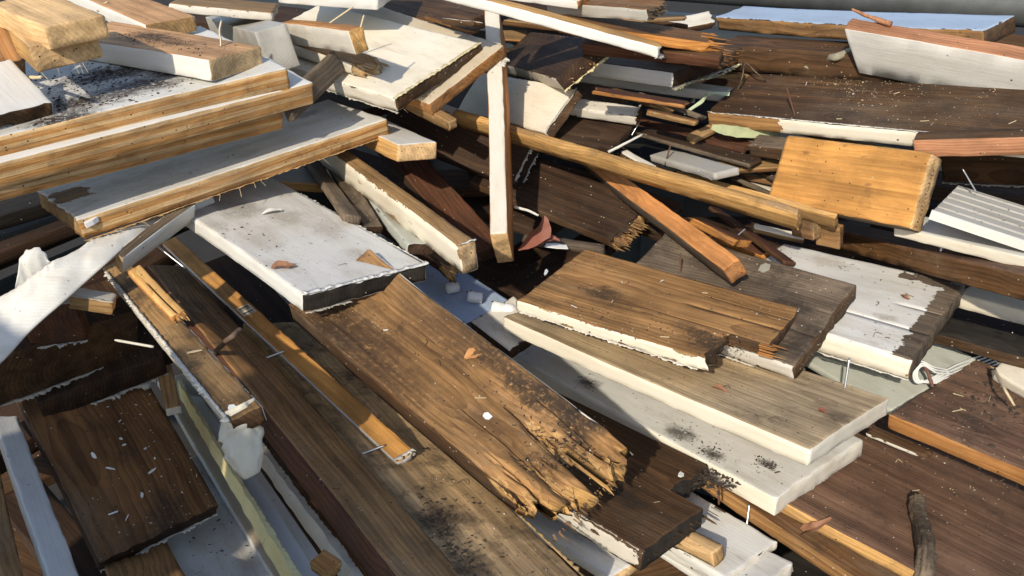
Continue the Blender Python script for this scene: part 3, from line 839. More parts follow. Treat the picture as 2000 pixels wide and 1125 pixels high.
# centre left
board('C0', 'lumber_block', 'short white-topped stick with clean tan end poking out beneath the stack of panels', 'block', P_('white', 'pine', .05, .3, .3), W_('gold', .2), W_('pine', .4))
board('C0b', 'stick', 'small rounded tan stick end under the beige board', 'stick', W_('tan', .4), W_('tan', .5), W_('pine', .5), wear=.003)
C1S = tuple(S('C1', a, c, r, m, k) for a, c, r, m, k in ((470, 405, .035, .55, (.22, .185, .14)), (560, 425, .03, .5, (.28, .24, .18)), (640, 450, .03, .45, (.30, .25, .19)), (700, 500, .022, .4, (.33, .28, .22)), (520, 470, .03, .3, (.36, .33, .28)), (420, 440, .02, .4, (.30, .27, .22))))  # dirt smears, with the grey shade along the back painted in
board('C1', 'painted_board', 'wide white board with a thick paint lip and black broken end, left of centre', 'board',
      P_('white', 'gray', .07, .5, .3, .45, stains=C1S), P_('white', 'gray', .03, .15, .2, .1), W_('black', .9), ragged=.004, wear=.0022)
board('C2', 'stick', 'square brown stick smeared with cream paint, ending left of the upright post', 'stick', W_('tan', .45), P_('cream', 'tan', .38, .3, .6, .2), W_('pale', .6), ragged=.004, wear=.002)
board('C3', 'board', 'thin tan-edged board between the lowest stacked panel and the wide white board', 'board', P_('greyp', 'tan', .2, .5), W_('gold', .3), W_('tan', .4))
board('C4', 'lath', 'grey frayed lath leaning right behind the wide white board', 'lath', W_('gray', .5), W_('gray', .5), W_('gray', .5), ragged=.005, rough=.0015)
board('C5', 'lath', 'brownish lath between the frayed grey lath and the paint-smeared stick', 'lath', W_('gray', .6), W_('umber', .6), W_('dark', .6), ragged=.004)
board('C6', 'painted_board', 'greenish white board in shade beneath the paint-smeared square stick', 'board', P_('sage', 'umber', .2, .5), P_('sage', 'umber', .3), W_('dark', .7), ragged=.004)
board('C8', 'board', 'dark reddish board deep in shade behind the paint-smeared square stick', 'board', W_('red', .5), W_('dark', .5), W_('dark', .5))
# left
board('D2', 'lath', 'white lath on its narrow edge under the corner of the lowest panel', 'lath', W_('gray', .4), P_('white', 'tan', .06, .4), W_('pine', .4), ragged=.002)
board('D3', 'stile', 'brown weathered window stile with a lump of old filler at its lower end', 'stile', W_('tan', .75, stains=(S('D3', 470, 790, .02, .6),)), P_('cream', 'umber', .38, .5), W_('umber', .7), ragged=.004, wear=.002)
board('D5', 'splintered_strip', 'fresh orange splintered strip lying on the brown window stile', 'strip', W_('gold', .3), W_('orange', .3), W_('orange', .5), ragged=.006, cracks=((.5, .0, .08, .0015, .004),))
board('D6', 'lath', 'long orange lath with white edge and a bar sticker, crossing the dark planks', 'lath', W_('honey', .05), P_('white', 'pine', .05, .15), P_('white', 'pine', .1), side2=P_('white', 'pine', .05, .15), ragged=.006, wear=.001)
board('D7', 'plank', 'long reddish brown beam running out of the lower edge, left of a sunlit plank', 'plank', W_('cedar', .45), W_('red', .3), W_('umber', .5), side2=W_('red', .5), wear=.002)
board('D7b', 'plank', 'narrow brown plank beside the reddish beam at the lower edge', 'plank', W_('brown', .4), W_('red', .4), W_('umber', .5))
board('D8', 'plank', 'long dirty plank beside the rotten-ended board, running to the lower edge', 'plank',
      W_('pine', .8, stains=(S('D8', 860, 1020, .03, .7), S('D8', 905, 1090, .03, .7))), W_('cedar', .4), W_('tan', .4), side2=W_('tan', .4), cracks=((.36, .0, .5, .0012, .004),))
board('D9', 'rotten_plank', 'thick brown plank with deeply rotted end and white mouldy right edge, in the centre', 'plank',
      W_('cedar', .5, stains=tuple(S('D9', a, c, r, am) for a, c, r, am in ((1130, 830, .026, .9), (960, 700, .02, .8), (1040, 770, .025, .9), (1000, 735, .02, .8), (1085, 800, .022, .8), (930, 660, .018, .6), (1120, 890, .02, .7), (1065, 905, .02, .6))) + tuple(S('D9', a, c, r, am, (.050, .028, .015)) for a, c, r, am in ((700, 660, .06, .75), (770, 760, .045, .6), (640, 640, .05, .7), (850, 640, .045, .55), (960, 850, .03, .4)))),  # brown set: staining plus the upper-left shade, put into the colour
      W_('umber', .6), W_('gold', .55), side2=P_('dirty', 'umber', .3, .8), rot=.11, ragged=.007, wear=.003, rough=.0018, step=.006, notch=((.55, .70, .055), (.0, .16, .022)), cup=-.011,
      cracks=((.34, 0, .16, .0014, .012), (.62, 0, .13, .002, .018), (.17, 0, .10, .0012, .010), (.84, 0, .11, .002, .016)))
board('D10', 'broken_board', 'short grey weathered board end under the white plastic plugs', 'board', P_('dirty', 'gray', .36, .7, .5, .8), W_('dark', .7), W_('dark', .8), ragged=.006)
board('D11', 'painted_board', 'pale bluish board beneath the row of white plastic plugs', 'board', P_('sky', 'gray', .08, .5), P_('sky', 'gray'), W_('gray', .6))
# centre right
board('E1', 'board', 'broad brown board with broken notched end and white flaked front edge, right of centre', 'board',
      W_('cedar', .4, stains=tuple(S('E1', a, c, r, am) for a, c, r, am in ((1180, 572, .022, .75), (1390, 670, .03, .8), (1340, 640, .02, .5), (1060, 590, .02, .4)))),
      P_('cream', 'tan', .26, .35, .8), W_('umber', .8), notch=((0, .40, .050),), cracks=((.62, 0, .12, .0009, .004), (.80, 0, .11, .0009, .004), (.40, 0, .17, .0009, .003)), wear=.002, ragged=.0025)
board('E2', 'board', 'charcoal weathered board half under the broad brown board', 'board',
      W_('gray', .8, stains=(S('E2', 1545, 600, .025, .6), S('E2', 1580, 670, .03, .6))), P_('white', 'umber', .25, .5, .9), W_('umber', .8), cracks=((.35, 0, .07, .0009, .003), (.62, 0, .06, .0009, .003)), wear=.002, ragged=.003)
board('E3', 'painted_board', 'white flaking board with weathered bare end, right of the charcoal board', 'board',
      P_('white', 'gray', .14, .6, .6, .75, stains=tuple(S('E3', a, c, r, m, (.28, .24, .18)) for a, c, r, m in ((1730, 620, .012, .6), (1620, 510, .025, .4), (1500, 470, .03, .45), (1800, 640, .012, .5))), bare=((-.02, .022, 0, .4), (.0, .075, .0, .022))), P_('cream', 'tan', .2, .3, .8), W_('gray', .7), ragged=.003, wear=.0022, cracks=((.30, 0, .2, .0008, .003), (.55, 0, .05, .0009, .003)))
board('E4', 'stick', 'long yellow pine stick lying across the middle, passing behind the upright post', 'stick', W_('gold', .45, stains=(S('E4', 1520, 410, .03, .55, (.16, .13, .10)), S('E4', 1020, 255, .03, .5, (.12, .08, .05)))), W_('gold', .35), W_('tan', .6), wear=.0022, ragged=.003)
board('E5', 'stick', 'short yellow stick with slanted tip just behind the long pine stick', 'stick', W_('gold', .3), W_('gold', .3), W_('tan', .4), skewt=.01)
board('E6', 'stick', 'orange-brown square stick leaning down from under the long pine stick', 'stick', W_('rust', .15), W_('gray', .4), W_('rust', .8), rough=.0012, ragged=.003)
board('E7', 'post', 'slim white post with brown side standing nearly upright in the middle', 'post', P_('dirty', 'pine', .03, .25, .2, .15), W_('rust', .2), W_('pine', .3), side2=W_('rust', .2), skewt=0)
board('E8', 'lath', 'bright white lath with raw orange top edge crossing the upper middle', 'lath', W_('gold', .3), P_('white', 'pine', .05, .15), P_('white', 'pine', .1), ragged=.008)
board('E9', 'lath', 'thin dark reddish lath resting on the white flaking board', 'lath', W_('red', .4), W_('umber', .4), W_('red', .4))
# upper middle, behind
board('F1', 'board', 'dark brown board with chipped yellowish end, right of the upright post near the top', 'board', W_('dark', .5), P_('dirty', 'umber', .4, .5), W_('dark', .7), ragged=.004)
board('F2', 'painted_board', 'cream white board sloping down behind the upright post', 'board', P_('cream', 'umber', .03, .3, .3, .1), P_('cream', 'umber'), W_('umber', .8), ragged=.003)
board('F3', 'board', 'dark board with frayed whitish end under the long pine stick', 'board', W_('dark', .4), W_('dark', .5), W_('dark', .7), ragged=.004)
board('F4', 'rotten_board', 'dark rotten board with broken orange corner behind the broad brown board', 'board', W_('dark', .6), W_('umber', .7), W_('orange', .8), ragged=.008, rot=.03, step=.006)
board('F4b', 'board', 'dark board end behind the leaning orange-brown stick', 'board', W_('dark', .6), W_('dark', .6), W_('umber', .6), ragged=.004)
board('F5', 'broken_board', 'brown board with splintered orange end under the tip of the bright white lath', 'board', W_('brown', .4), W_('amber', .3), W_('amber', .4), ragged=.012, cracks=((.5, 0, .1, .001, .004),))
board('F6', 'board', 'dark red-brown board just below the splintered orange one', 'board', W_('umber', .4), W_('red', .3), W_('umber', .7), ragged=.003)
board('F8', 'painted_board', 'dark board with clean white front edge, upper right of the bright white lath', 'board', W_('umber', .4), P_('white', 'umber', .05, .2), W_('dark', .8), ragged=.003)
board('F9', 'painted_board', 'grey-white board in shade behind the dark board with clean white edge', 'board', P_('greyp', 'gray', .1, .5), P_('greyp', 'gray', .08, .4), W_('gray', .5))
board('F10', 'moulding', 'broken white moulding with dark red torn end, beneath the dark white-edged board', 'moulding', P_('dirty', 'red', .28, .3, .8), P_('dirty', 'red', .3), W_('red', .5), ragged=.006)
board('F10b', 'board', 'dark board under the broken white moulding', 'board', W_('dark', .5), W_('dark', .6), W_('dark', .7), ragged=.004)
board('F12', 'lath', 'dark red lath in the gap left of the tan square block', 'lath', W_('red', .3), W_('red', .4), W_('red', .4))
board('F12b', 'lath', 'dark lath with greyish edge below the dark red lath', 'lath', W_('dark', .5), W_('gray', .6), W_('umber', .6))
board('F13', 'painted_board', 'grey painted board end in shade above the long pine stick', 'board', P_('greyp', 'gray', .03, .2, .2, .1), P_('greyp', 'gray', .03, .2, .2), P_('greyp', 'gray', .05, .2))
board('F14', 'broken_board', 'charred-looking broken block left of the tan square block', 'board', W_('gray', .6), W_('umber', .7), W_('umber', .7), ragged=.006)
# upper right
board('G1', 'painted_board', 'board with shiny pale blue paint on top, furthest back under the rail', 'board', P_('sky', 'umber', .30, .3, .8, .1), W_('cedar', .6), W_('umber', .6), ragged=.005, wear=.0025)
board('G2', 'painted_board', 'white board with raw reddish upper edge standing on its side at upper right', 'board', W_('pink', .15), P_('white', 'gray', .14, .3, .4, .5), W_('gray', .5), skewt=.022, ragged=.003)
board('H1', 'board', 'wide dark brown board with white front edge, dusted with sawdust', 'board',
      W_('umber', .7), P_('cream', 'cedar', .06, .15, .6, .1, bare=((-.02, S('H1', 1521, 231, 1)[0], -1, 1),)), W_('umber', .7), ragged=.003, wear=.0018)
board('H1b', 'broken_board', 'torn raw pinkish strip along the dark board at the right border', 'board', W_('umber', .6), W_('pink', .1), W_('pink', .3), ragged=.004)
board('G5', 'lumber_block', 'tan square-cut block leaning with its broad orange face forward', 'block', W_('honey', .3, stains=tuple(S('G5', a, c, r, m, (.20, .09, .035)) for a, c, r, m in ((1572, 297, .005, .8), (1694, 360, .004, .7), (1650, 285, .003, .6), (1600, 330, .02, .18), (1740, 420, .02, .2)))), W_('tan', .3), W_('pine', .4), end2=W_('pine', .4), side2=W_('gray', .4), wear=.002)
board('G6', 'board', 'dark knotty board with white frayed lower edge under the torn pinkish strip', 'board', W_('umber', .6), W_('umber', .6), W_('dark', .6))
board('G8', 'painted_board', 'cream white strip beneath the grooved white panel', 'board', P_('white', 'tan', .04, .3), P_('cream', 'tan', .05, .2, .3, .1), P_('cream', 'tan'))
board('G9', 'beam', 'grey-brown weathered beam at the right edge, in front of the white strips', 'beam', W_('purple', .4), W_('brown', .5), W_('cedar', .5), side2=W_('tan', .4), wear=.002)
board('G10', 'painted_board', 'narrow cream strip under the weathered beam at the right edge', 'board', P_('cream', 'tan', .03, .2), P_('cream', 'tan', .03, .2, .3, .1), P_('cream', 'tan'))
board('G11', 'board', 'blackened board flecked with white at the right edge', 'board', W_('black', .5), W_('umber', .7), W_('black', .6))
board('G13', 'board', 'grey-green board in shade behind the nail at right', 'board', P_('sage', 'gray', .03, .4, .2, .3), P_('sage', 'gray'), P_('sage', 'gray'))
# lower right
board('I1', 'board', 'beige board with clean cream edge, upper of the two thick pale boards at right', 'board',
      W_('drift', .45, stains=(S('I1', 1640, 820, .014, .5), S('I1', 1625, 826, .01, .4))), P_('cream', 'pine', .03, .06, .15, .05), P_('dirty', 'pine', .03, .35, .2, .3), wear=.0012)
board('I2', 'painted_board', 'white board with thick edge, lower of the two pale boards at right', 'board',
      P_('white', 'gray', .03, .5, .2, .1, stains=tuple(S('I2', a, c, r, .8) for a, c, r in ((1390, 885, .013), (1495, 905, .011), (1150, 750, .016), (1330, 845, .02)))), P_('cream', 'pine', .03, .06, .15, .05), P_('dirty', 'pine', .04, .35, .2, .3), wear=.0012, ragged=.002)
board('I3', 'board', 'dark ribbed board with notched sawn end, below the rotten plank', 'board',
      W_('umber', .45, stains=(S('I3', 1390, 935, .02, .9), S('I3', 1230, 980, .02, .6))), P_('dirty', 'umber', .5, .6, .9), W_('black', .7), notch=((.59, 1.0, .045),), wear=.0022, ragged=.002)
board('I4', 'painted_board', 'white board at the lower edge under the dark ribbed board', 'board', P_('white', 'tan', .04, .45, .3, .2), P_('dirty', 'tan'), W_('pine', .4))
board('I5', 'painted_board', 'white board with scalloped end at the lower edge, right of the short tan stick', 'board', P_('white', 'gray', .06, .5, .4, .2), P_('white', 'gray'), P_('dirty', 'gray', .2), ragged=.005)
board('I6', 'painted_board', 'lowest white board end peeping out at the lower edge', 'board', P_('white', 'gray', .12, .6), P_('white', 'gray', .15), P_('dirty', 'gray', .2), ragged=.004)
board('I7', 'stick', 'short tan stick with slanted end on the white boards at the lower edge', 'stick', W_('pine', .3), W_('pine', .35), W_('tan', .4), wear=.004)
board('I8', 'moulding', 'white moulding strip under the short tan stick', 'moulding', P_('white', 'tan', .06, .4), P_('white', 'tan'), P_('white', 'tan'))
board('J1', 'board', 'very wide purplish brown board with raw yellow edge, lower right corner', 'board', W_('purple', .5), W_('gold', .5), W_('cedar', .4), side2=W_('umber', .5))
board('J2', 'board', 'wide brown board with orange edge at the right border, over the very wide one', 'board', W_('purple', .75), W_('orange', .2), W_('cedar', .4))
board('J3', 'broken_board', 'broken cream moulding end at the right border', 'board', P_('cream', 'tan', .12, .3), P_('cream', 'tan', .1), P_('cream', 'tan', .3), ragged=.010)
board('J4', 'stick', 'thin stick with flaked white edge lying between the two wide brown boards', 'stick', W_('umber', .5), P_('dirty', 'umber', .4), W_('umber', .5), ragged=.004)
board('J5', 'board', 'brown board below the raw yellow edge at the lower edge', 'board', W_('brown', .6), W_('cedar', .4), W_('umber', .5), side2=W_('umber', .5))
# lower left
board('K1', 'board', 'dark reddish brown board sprinkled with white chips, lower left', 'board', W_('brown', .55, stains=(S('K1', 330, 1010, .04, .6), S('K1', 290, 1075, .03, .5))), W_('dark', .5), W_('dark', .7), ragged=.004, wear=.002)
board('K2', 'painted_board', 'bluish white board edge running down the left border', 'board', P_('white', 'gray', .02, .15, .2, .05), P_('greyp', 'gray', .04, .4), P_('white', 'gray'))
board('K3', 'board', 'brown board in the lower left corner', 'board', W_('cedar', .4), W_('brown', .5), W_('brown', .5))
board('K4', 'board_end', 'reddish end of a thick board with crusty lower edge, beneath the white vinyl strip', 'board', P_('greyp', 'umber', .2, .5), W_('red', .4), W_('red', .4), ragged=.003)
board('K5', 'board_end', 'big dark cracked board end beneath the white vinyl strip', 'board', W_('dark', .5), W_('dark', .6), W_('umber', .6), ragged=.003, cracks=((.4, 0, .05, .001, .004),))
board('K6', 'board_end', 'dark board end with frayed white lower edge above the chip-strewn board', 'board', W_('dark', .5), W_('dark', .6), W_('dark', .5), ragged=.003)
board('K7', 'stick', 'short olive-tan stick with white end, left of the yellowed trim', 'stick', W_('tan', .4), W_('tan', .4), P_('dirty', 'tan', .05, .2))
board('K8', 'board', 'olive-topped board with white edge under the yellowed trim, lower left', 'board', P_('beige', 'tan', .1, .5, .2, .4), P_('white', 'tan', .03, .2), W_('tan', .4))
board('K9', 'painted_board', 'white board spotted with black dirt at the lower edge', 'board', P_('white', 'gray', .05, .95, .2, .1), P_('white', 'gray'), P_('white', 'gray'))
board('K10', 'board', 'plain tan board at the lower edge under the chip-strewn board', 'board', W_('cedar', .3), W_('tan', .4), W_('tan', .4))
board('K11', 'board_end', 'small tan chipboard end under the white vinyl strip', 'board', P_('dirty', 'pine', .2, .3), W_('tan', .3), W_('orange', .25), ragged=.004)
# scraps wedged between the bigger boards
board('E10', 'stick', 'small tan stick end just right of the upright post near the top', 'stick', W_('tan', .4), W_('orange', .4), W_('tan', .5))
board('F15', 'painted_board', 'whitish board with dark frayed end above the bright white lath', 'board', W_('brown', .5), P_('greyp', 'umber', .15, .5), W_('gray', .8), ragged=.007, rough=.0016)
board('F16', 'painted_board', 'cut white board at the top edge, crossed by the bright white lath', 'board', P_('dirty', 'pine', .1, .3), P_('white', 'pine', .04, .25), W_('orange', .4), ragged=.003)
board('F7', 'broken_board', 'dark fibrous board end beside the splintered orange board', 'board', W_('umber', .7), W_('brown', .8), W_('umber', .9), ragged=.007, rough=.002)
board('G1b', 'beam', 'thick dark brown beam in shade under the shiny pale blue board', 'beam', W_('umber', .6), W_('umber', .6), W_('umber', .6), wear=.003)
board('G9b', 'block', 'stubby brown offcut under the tip of the short yellow stick', 'block', W_('brown', .5), W_('brown', .5), W_('tan', .6))
board('G9c', 'block', 'reddish brown offcut against the end of the weathered beam', 'block', W_('cedar', .5), W_('cedar', .5), W_('brown', .5))
board('D4b', 'splinter', 'torn tan wood scrap at the lower end of the yellowed trim', 'splinter', W_('orange', .4), W_('gold', .4), W_('gold', .4), ragged=.006)
board('C7', 'broken_board', 'rotten dark board in shade between the wide white board and the broad brown board', 'board', W_('umber', .8), W_('dark', .8), W_('brown', .8), ragged=.008, rot=.03)
board('A15', 'splinter', 'torn scrap with white paint under the wide cream board', 'splinter', P_('dirty', 'tan', .4, .5), W_('brown', .5), W_('brown', .5), ragged=.006)
board('H2', 'lath', 'short slanting tan lath at the left end of the sawdust-dusted board', 'lath', W_('tan', .5), W_('tan', .5), W_('tan', .5), ragged=.004)
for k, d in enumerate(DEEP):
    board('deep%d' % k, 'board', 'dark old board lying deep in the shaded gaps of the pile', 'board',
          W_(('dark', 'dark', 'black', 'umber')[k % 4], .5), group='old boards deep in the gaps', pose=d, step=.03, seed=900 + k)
SM = [(W_('tan', .5), W_('brown', .5)), (P_('dirty', 'umber', .3, .6), W_('umber', .6)), (W_('brown', .6), W_('tan', .5)), (W_('gray', .6), W_('gray', .7)), (W_('red', .4), W_('amber', .5)), (P_('cream', 'tan', .2, .4), W_('tan', .5)), (W_('umber', .6), W_('brown', .6))]
for k, d in enumerate(SCRAPS):
    m1, m2 = SM[k % len(SM)]
    board('scrap%d' % k, 'scrap', 'thin splintered scrap wedged in a dark gap between the bigger boards', 'scrap', m1, m2, m2, group='thin scraps wedged in the gaps', pose=d, seed=700 + k, ragged=.008, far_ragged=.008, rough=.0016, wear=.0016, step=.006)

# ------------------------------------------------------------------ skins, crusts and fittings that belong to a board
skin_white = plain('flaking_white_paint_skin', (.56, .53, .46), .75, 0, .5, 110, .0012)
skin_grey = plain('dirty_grey_paint_skin', (.40, .37, .31), .8, 0, .45, 50, .001)
skin_yell = plain('yellowed_paint_skin', (.55, .47, .27), .8, 0, .4, 50, .001)
filler_mat = plain('old_cream_filler', (.60, .55, .43), .65, 0, .22, 45, .0016)
steel = plain('bright_nail_steel', (.55, .55, .54), .32, .9, .2, 90, 0)
rusty = plain('rusty_nail_steel', (.12, .06, .035), .8, .4, .4, 120, .0003)
caulk_white = plain('white_plastic', (.72, .72, .70), .4, 0, .06, 30, .0003)

def edge_pt(i, edge, s):
    """point s (0..1) along a named edge; outward direction a (sideways) and b (down/away)"""
    b = BO[i]
    L, W, T = b['L'], b['W'], b['T']
    sg = 1 if b['flip'] else -1
    if edge in ('bot_end', 'top_end'):
        z = -T if edge == 'bot_end' else 0
        return Vector((0, yv(i, s), z)), Vector((-1, 0, 0)), Vector((0, 0, -1 if edge == 'bot_end' else 1))
    if edge in ('bot_side', 'top_side'):
        z = -T if edge == 'bot_side' else 0
        return Vector((s * L, yv(i, 0), z)), Vector((0, sg, 0)), Vector((0, 0, -1 if edge == 'bot_side' else 1))
    if edge in ('bot_side2', 'top_side2'):
        z = -T if edge == 'bot_side2' else 0
        return Vector((s * L, yv(i, 1), z)), Vector((0, -sg, 0)), Vector((0, 0, -1 if edge == 'bot_side2' else 1))

def lip(i, edge, s0, s1, out=.004, thick=.002, mat=None, name='paint_skin', wild=1.0, seed=1, inset=.002, n=None):
    b = BO[i]
    ln = (edge_pt(i, edge, s1)[0] - edge_pt(i, edge, s0)[0]).length
    n = n or max(10, int(ln / .0017))
    V, F = [], []
    for k in range(n + 1):
        s = s0 + (s1 - s0) * k / n
        p, a, d = edge_pt(i, edge, s)
        q = np.array([[k * .27, 0, 0], [k * .21, 7, 0], [k * .93, 3, 3], [k * .33, 11, 5]])
        r = vnoise(q, seed)
        gap = 1.0 if vnoise(np.array([[k * .11, 5, 2]]), seed + 9)[0] > -.2 else .1
        o = out * .8 * gap * (.45 + wild * (.45 * r[0] + .75 * r[2]))
        o = max(.0004, o)
        th = thick * .75 * (.9 + .45 * r[1] + .4 * r[2])
        lift = .0010 * wild * r[3]
        V += [p - a * inset + d * .0006, p + a * o + d * (lift + th * .3), p + a * (o + .0004) + d * (lift + th * .8), p + a * (o * .4) + d * (th + lift * .6), p - a * inset + d * th]
    m = 5
    for k in range(n):
        for j in range(m):
            F.append((k * m + j, k * m + (j + 1) % m, (k + 1) * m + (j + 1) % m, (k + 1) * m + j))
    F.append(tuple(range(m))[::-1])
    F.append(tuple(range(n * m, n * m + m)))
    o = link(name, V, F, mat or skin_white, b['o'])
    return o

skin_c1 = paint('white', 'gray', .05, .3, .2, .1)
lip('K1', 'bot_end', 0, 1, .006, .004, skin_white, seed=3)
lip('K5', 'bot_end', .0, 1, .006, .005, skin_grey, seed=4)
lip('K6', 'bot_end', 0, 1, .008, .008, skin_grey, seed=5)
lip('K4', 'bot_end', 0, 1, .005, .004, skin_grey, seed=6)
lip('F1', 'bot_end', 0, 1, .008, .006, skin_yell, seed=7)
lip('F3', 'bot_end', 0, 1, .006, .006, skin_grey, seed=8)
lip('F3', 'top_end', .1, 1, .005, .004, skin_grey, seed=18)
lip('F2', 'top_end', 0, 1, .004, .003, skin_grey, seed=9)
lip('E1', 'bot_side', .19, .98, .0028, .0025, skin_white, seed=10)
lip('E3', 'bot_side', .0, .6, .002, .002, skin_white, seed=12)
lip('C1', 'top_end', 0, 1, .0022, .003, skin_c1, seed=13, inset=.006, wild=.6)
lip('C1', 'top_side2', 0, .8, .002, .0015, skin_white, seed=14)
lip('C1', 'bot_end', 0, .35, .004, .003, skin_grey, seed=15)
lip('A12', 'top_end', 0, 1, .003, .002, skin_yell, seed=16, inset=.005)
lip('A12', 'bot_side', 0, .5, .003, .002, skin_grey, seed=17)
lip('A4', 'bot_end', 0, 1, .004, .003, skin_white, seed=19)
lip('D9', 'top_side2', .06, .9, .0025, .002, skin_grey, seed=20, inset=.009)
lip('I3', 'top_side', .0, .6, .003, .002, skin_grey, seed=21)
lip('D8', 'top_side', .0, .8, .003, .0015, plain('raw_torn_edge', (.42, .27, .12), .8), 'torn_edge', seed=22)
lip('G6', 'bot_side', .0, .9, .003, .003, skin_grey, seed=23)
lip('H1', 'top_side', .0, .9, .0012, .0008, skin_white, seed=24)
lip('D3', 'top_side', .0, .95, .005, .003, skin_white, seed=25)
lip('D6', 'bot_side', .0, .5, .004, .002, skin_white, seed=26, wild=1.4)
lip('D6', 'top_end', 0, 1, .006, .002, skin_white, seed=27)
lip('C2', 'top_end', 0, 1, .003, .002, skin_white, seed=28)
lip('E8', 'bot_end', 0, 1, .010, .003, skin_white, seed=29)
lip('F8', 'bot_end', 0, 1, .004, .003, skin_grey, seed=30)
lip('A13', 'bot_end', .85, 1, .012, .006, skin_white, seed=31)
lip('B4', 'bot_side', 0, 1, .003, .002, plain('torn_plywood_fibre', (.45, .28, .12), .85), 'torn_edge', seed=32)
lip('B1', 'bot_side', .12, .9, .0015, .0012, skin_white, seed=33)
lip('F10', 'top_end', 0, 1, .006, .004, skin_grey, seed=34)
lip('E2', 'bot_side', 0, .4, .002, .002, skin_white, seed=35)
lip('K11', 'top_side', 0, 1, .002, .002, skin_grey, seed=36)

def nail(i, bpx, tpx, r=.0014, mat=None, bend=0.0, head=False):
    b = BO[i]
    p, n, t = hit(i, *bpx)
    z = (b['M'] @ p - CAM).dot(Vector((0, math.cos(PITCH), -math.sin(PITCH))))
    tip = b['Mi'] @ at_depth(*tpx, z - .004)
    d = tip - p
    mid = p + d * .55 + Vector((bend, bend * .5, 0)) * d.length
    pts = catmull([p - d * .12, p + d * .2, mid, tip], 4)
    V, F = tube(pts, [r] * (len(pts) - 1) + [r * .55], 8)
    o = link('nail', V, F, mat or steel, b['o'])
    if head:
        Vh, Fh = tube([tip - d.normalized() * .0012, tip + d.normalized() * .0006], r * 1.9, 10)
        link('head', Vh, Fh, mat or steel, o)
    return o
pale_splint = plain('pale_splinter', (.55, .45, .28), .8, 0, .2, 80)
nail('A5', (431, 90), (433, 38), .0016, plain('dull_nail', (.42, .36, .26), .5, .5), .06)
nail('A6', (192, 20), (212, 3), .0014, plain('dull_nail', (.42, .36, .26), .5, .5), .25)
nail('I1', (1650, 757), (1659, 699), .0015)
nail('G9', (1838, 490), (1855, 416), .0028, steel, 0, True)
nail('D6', (550, 688), (498, 708), .0015)
nail('D6', (746, 872), (694, 892), .0014)
nail('I2', (1463, 990), (1458, 1030), .0015)
nail('I3', (1404, 955), (1404, 986), .0013, rusty)
nail('A9', (648, 42), (690, 13), .0012, pale_splint)
nail('A9', (704, 55), (711, 29), .0012, pale_splint)
nail('E1', (1179, 562), (1181, 586), .0020, rusty)
nail('H1', (1552, 224), (1536, 170), .0014, rusty)
nail('E9', (1452, 450), (1420, 478), .0014)
nail('F10b', (1235, 262), (1250, 236), .0012)
nail('E4', (1388, 350), (1362, 332), .0011)
nail('D2', (310, 483), (362, 524), .0014)
nail('F13', (1300, 318), (1310, 282), .0013, rusty)
nail('E2', (1330, 530), (1329, 500), .0013, rusty)
nail('H1b', (1905, 372), (1880, 330), .0010)
nail('D3', (292, 676), (224, 664), .0018, plain('whitish_splint', (.6, .57, .48), .7))

def slivers(i, n_, lmin, lmax, mat, seed, zf=(-.95, -.05), v=(.03, .97), back=.012):
    b = BO[i]
    rng = random.Random(seed)
    V, F = [], []
    for k in range(n_):
        y = yv(i, rng.uniform(*v))
        z = b['T'] * rng.uniform(*zf)
        l = lmin * (lmax / lmin) ** (rng.random() ** 1.6)
        w, h = rng.uniform(.0004, .0016), rng.uniform(.0003, .0010)
        dy, dz = rng.uniform(-.18, .18) * l, rng.uniform(-.12, .10) * l
        o_ = len(V)
        for (x, s) in ((back, 1.0), (-l * .45, .75), (-l, .06)):
            f = (back - x) / (back + l)
            for (a, c) in ((-1, -1), (1, -1), (1, 1), (-1, 1)):
                V.append((x, y + dy * f + a * w * s, z + dz * f + c * h * s))
        for q in (0, 4):
            for e in range(4):
                F.append((o_ + q + e, o_ + q + (e + 1) % 4, o_ + q + 4 + (e + 1) % 4, o_ + q + 4 + e))
        F.append((o_ + 8, o_ + 9, o_ + 10, o_ + 11))
    so = link('splinters', V, F, mat, b['o'], smooth=False)
    so['kind'] = 'stuff'
    return so
slivers('F5', 46, .006, .040, W_('amber', .3), 1)
slivers('D9', 60, .004, .018, W_('cedar', .7), 2, zf=(-.9, -.3), back=-.002)
slivers('F4', 34, .003, .018, W_('tan', .7), 3, v=(.0, .6))
slivers('A10', 30, .005, .026, W_('pale', .5), 4)
slivers('F1', 11, .004, .018, W_('tan', .7), 5, zf=(-1.0, -.6))
slivers('F15', 26, .004, .018, W_('gray', .7), 6)
slivers('F7', 30, .004, .016, W_('brown', .8), 7)
slivers('E1', 14, .004, .022, W_('orange', .5), 8, v=(.36, .5))
slivers('D5', 14, .004, .018, W_('gold', .3), 9)
slivers('F10', 16, .004, .018, W_('red', .5), 10)
slivers('I3', 14, .003, .010, W_('umber', .8), 11)
slivers('A3', 20, .004, .014, W_('orange', .6), 12)
slivers('J3', 14, .004, .016, W_('pale', .4), 13)
slivers('C8', 10, .004, .014, W_('red', .5), 14)
slivers('C7', 22, .005, .020, W_('tan', .7), 15)
slivers('E2', 12, .003, .008, W_('gray', .8), 16)
slivers('F14', 16, .004, .014, W_('gray', .7), 17)

for k in range(0, len(SCRAPS), 2):
    slivers('scrap%d' % k, 9, .003, .016, SM[k % len(SM)][1], 40 + k)

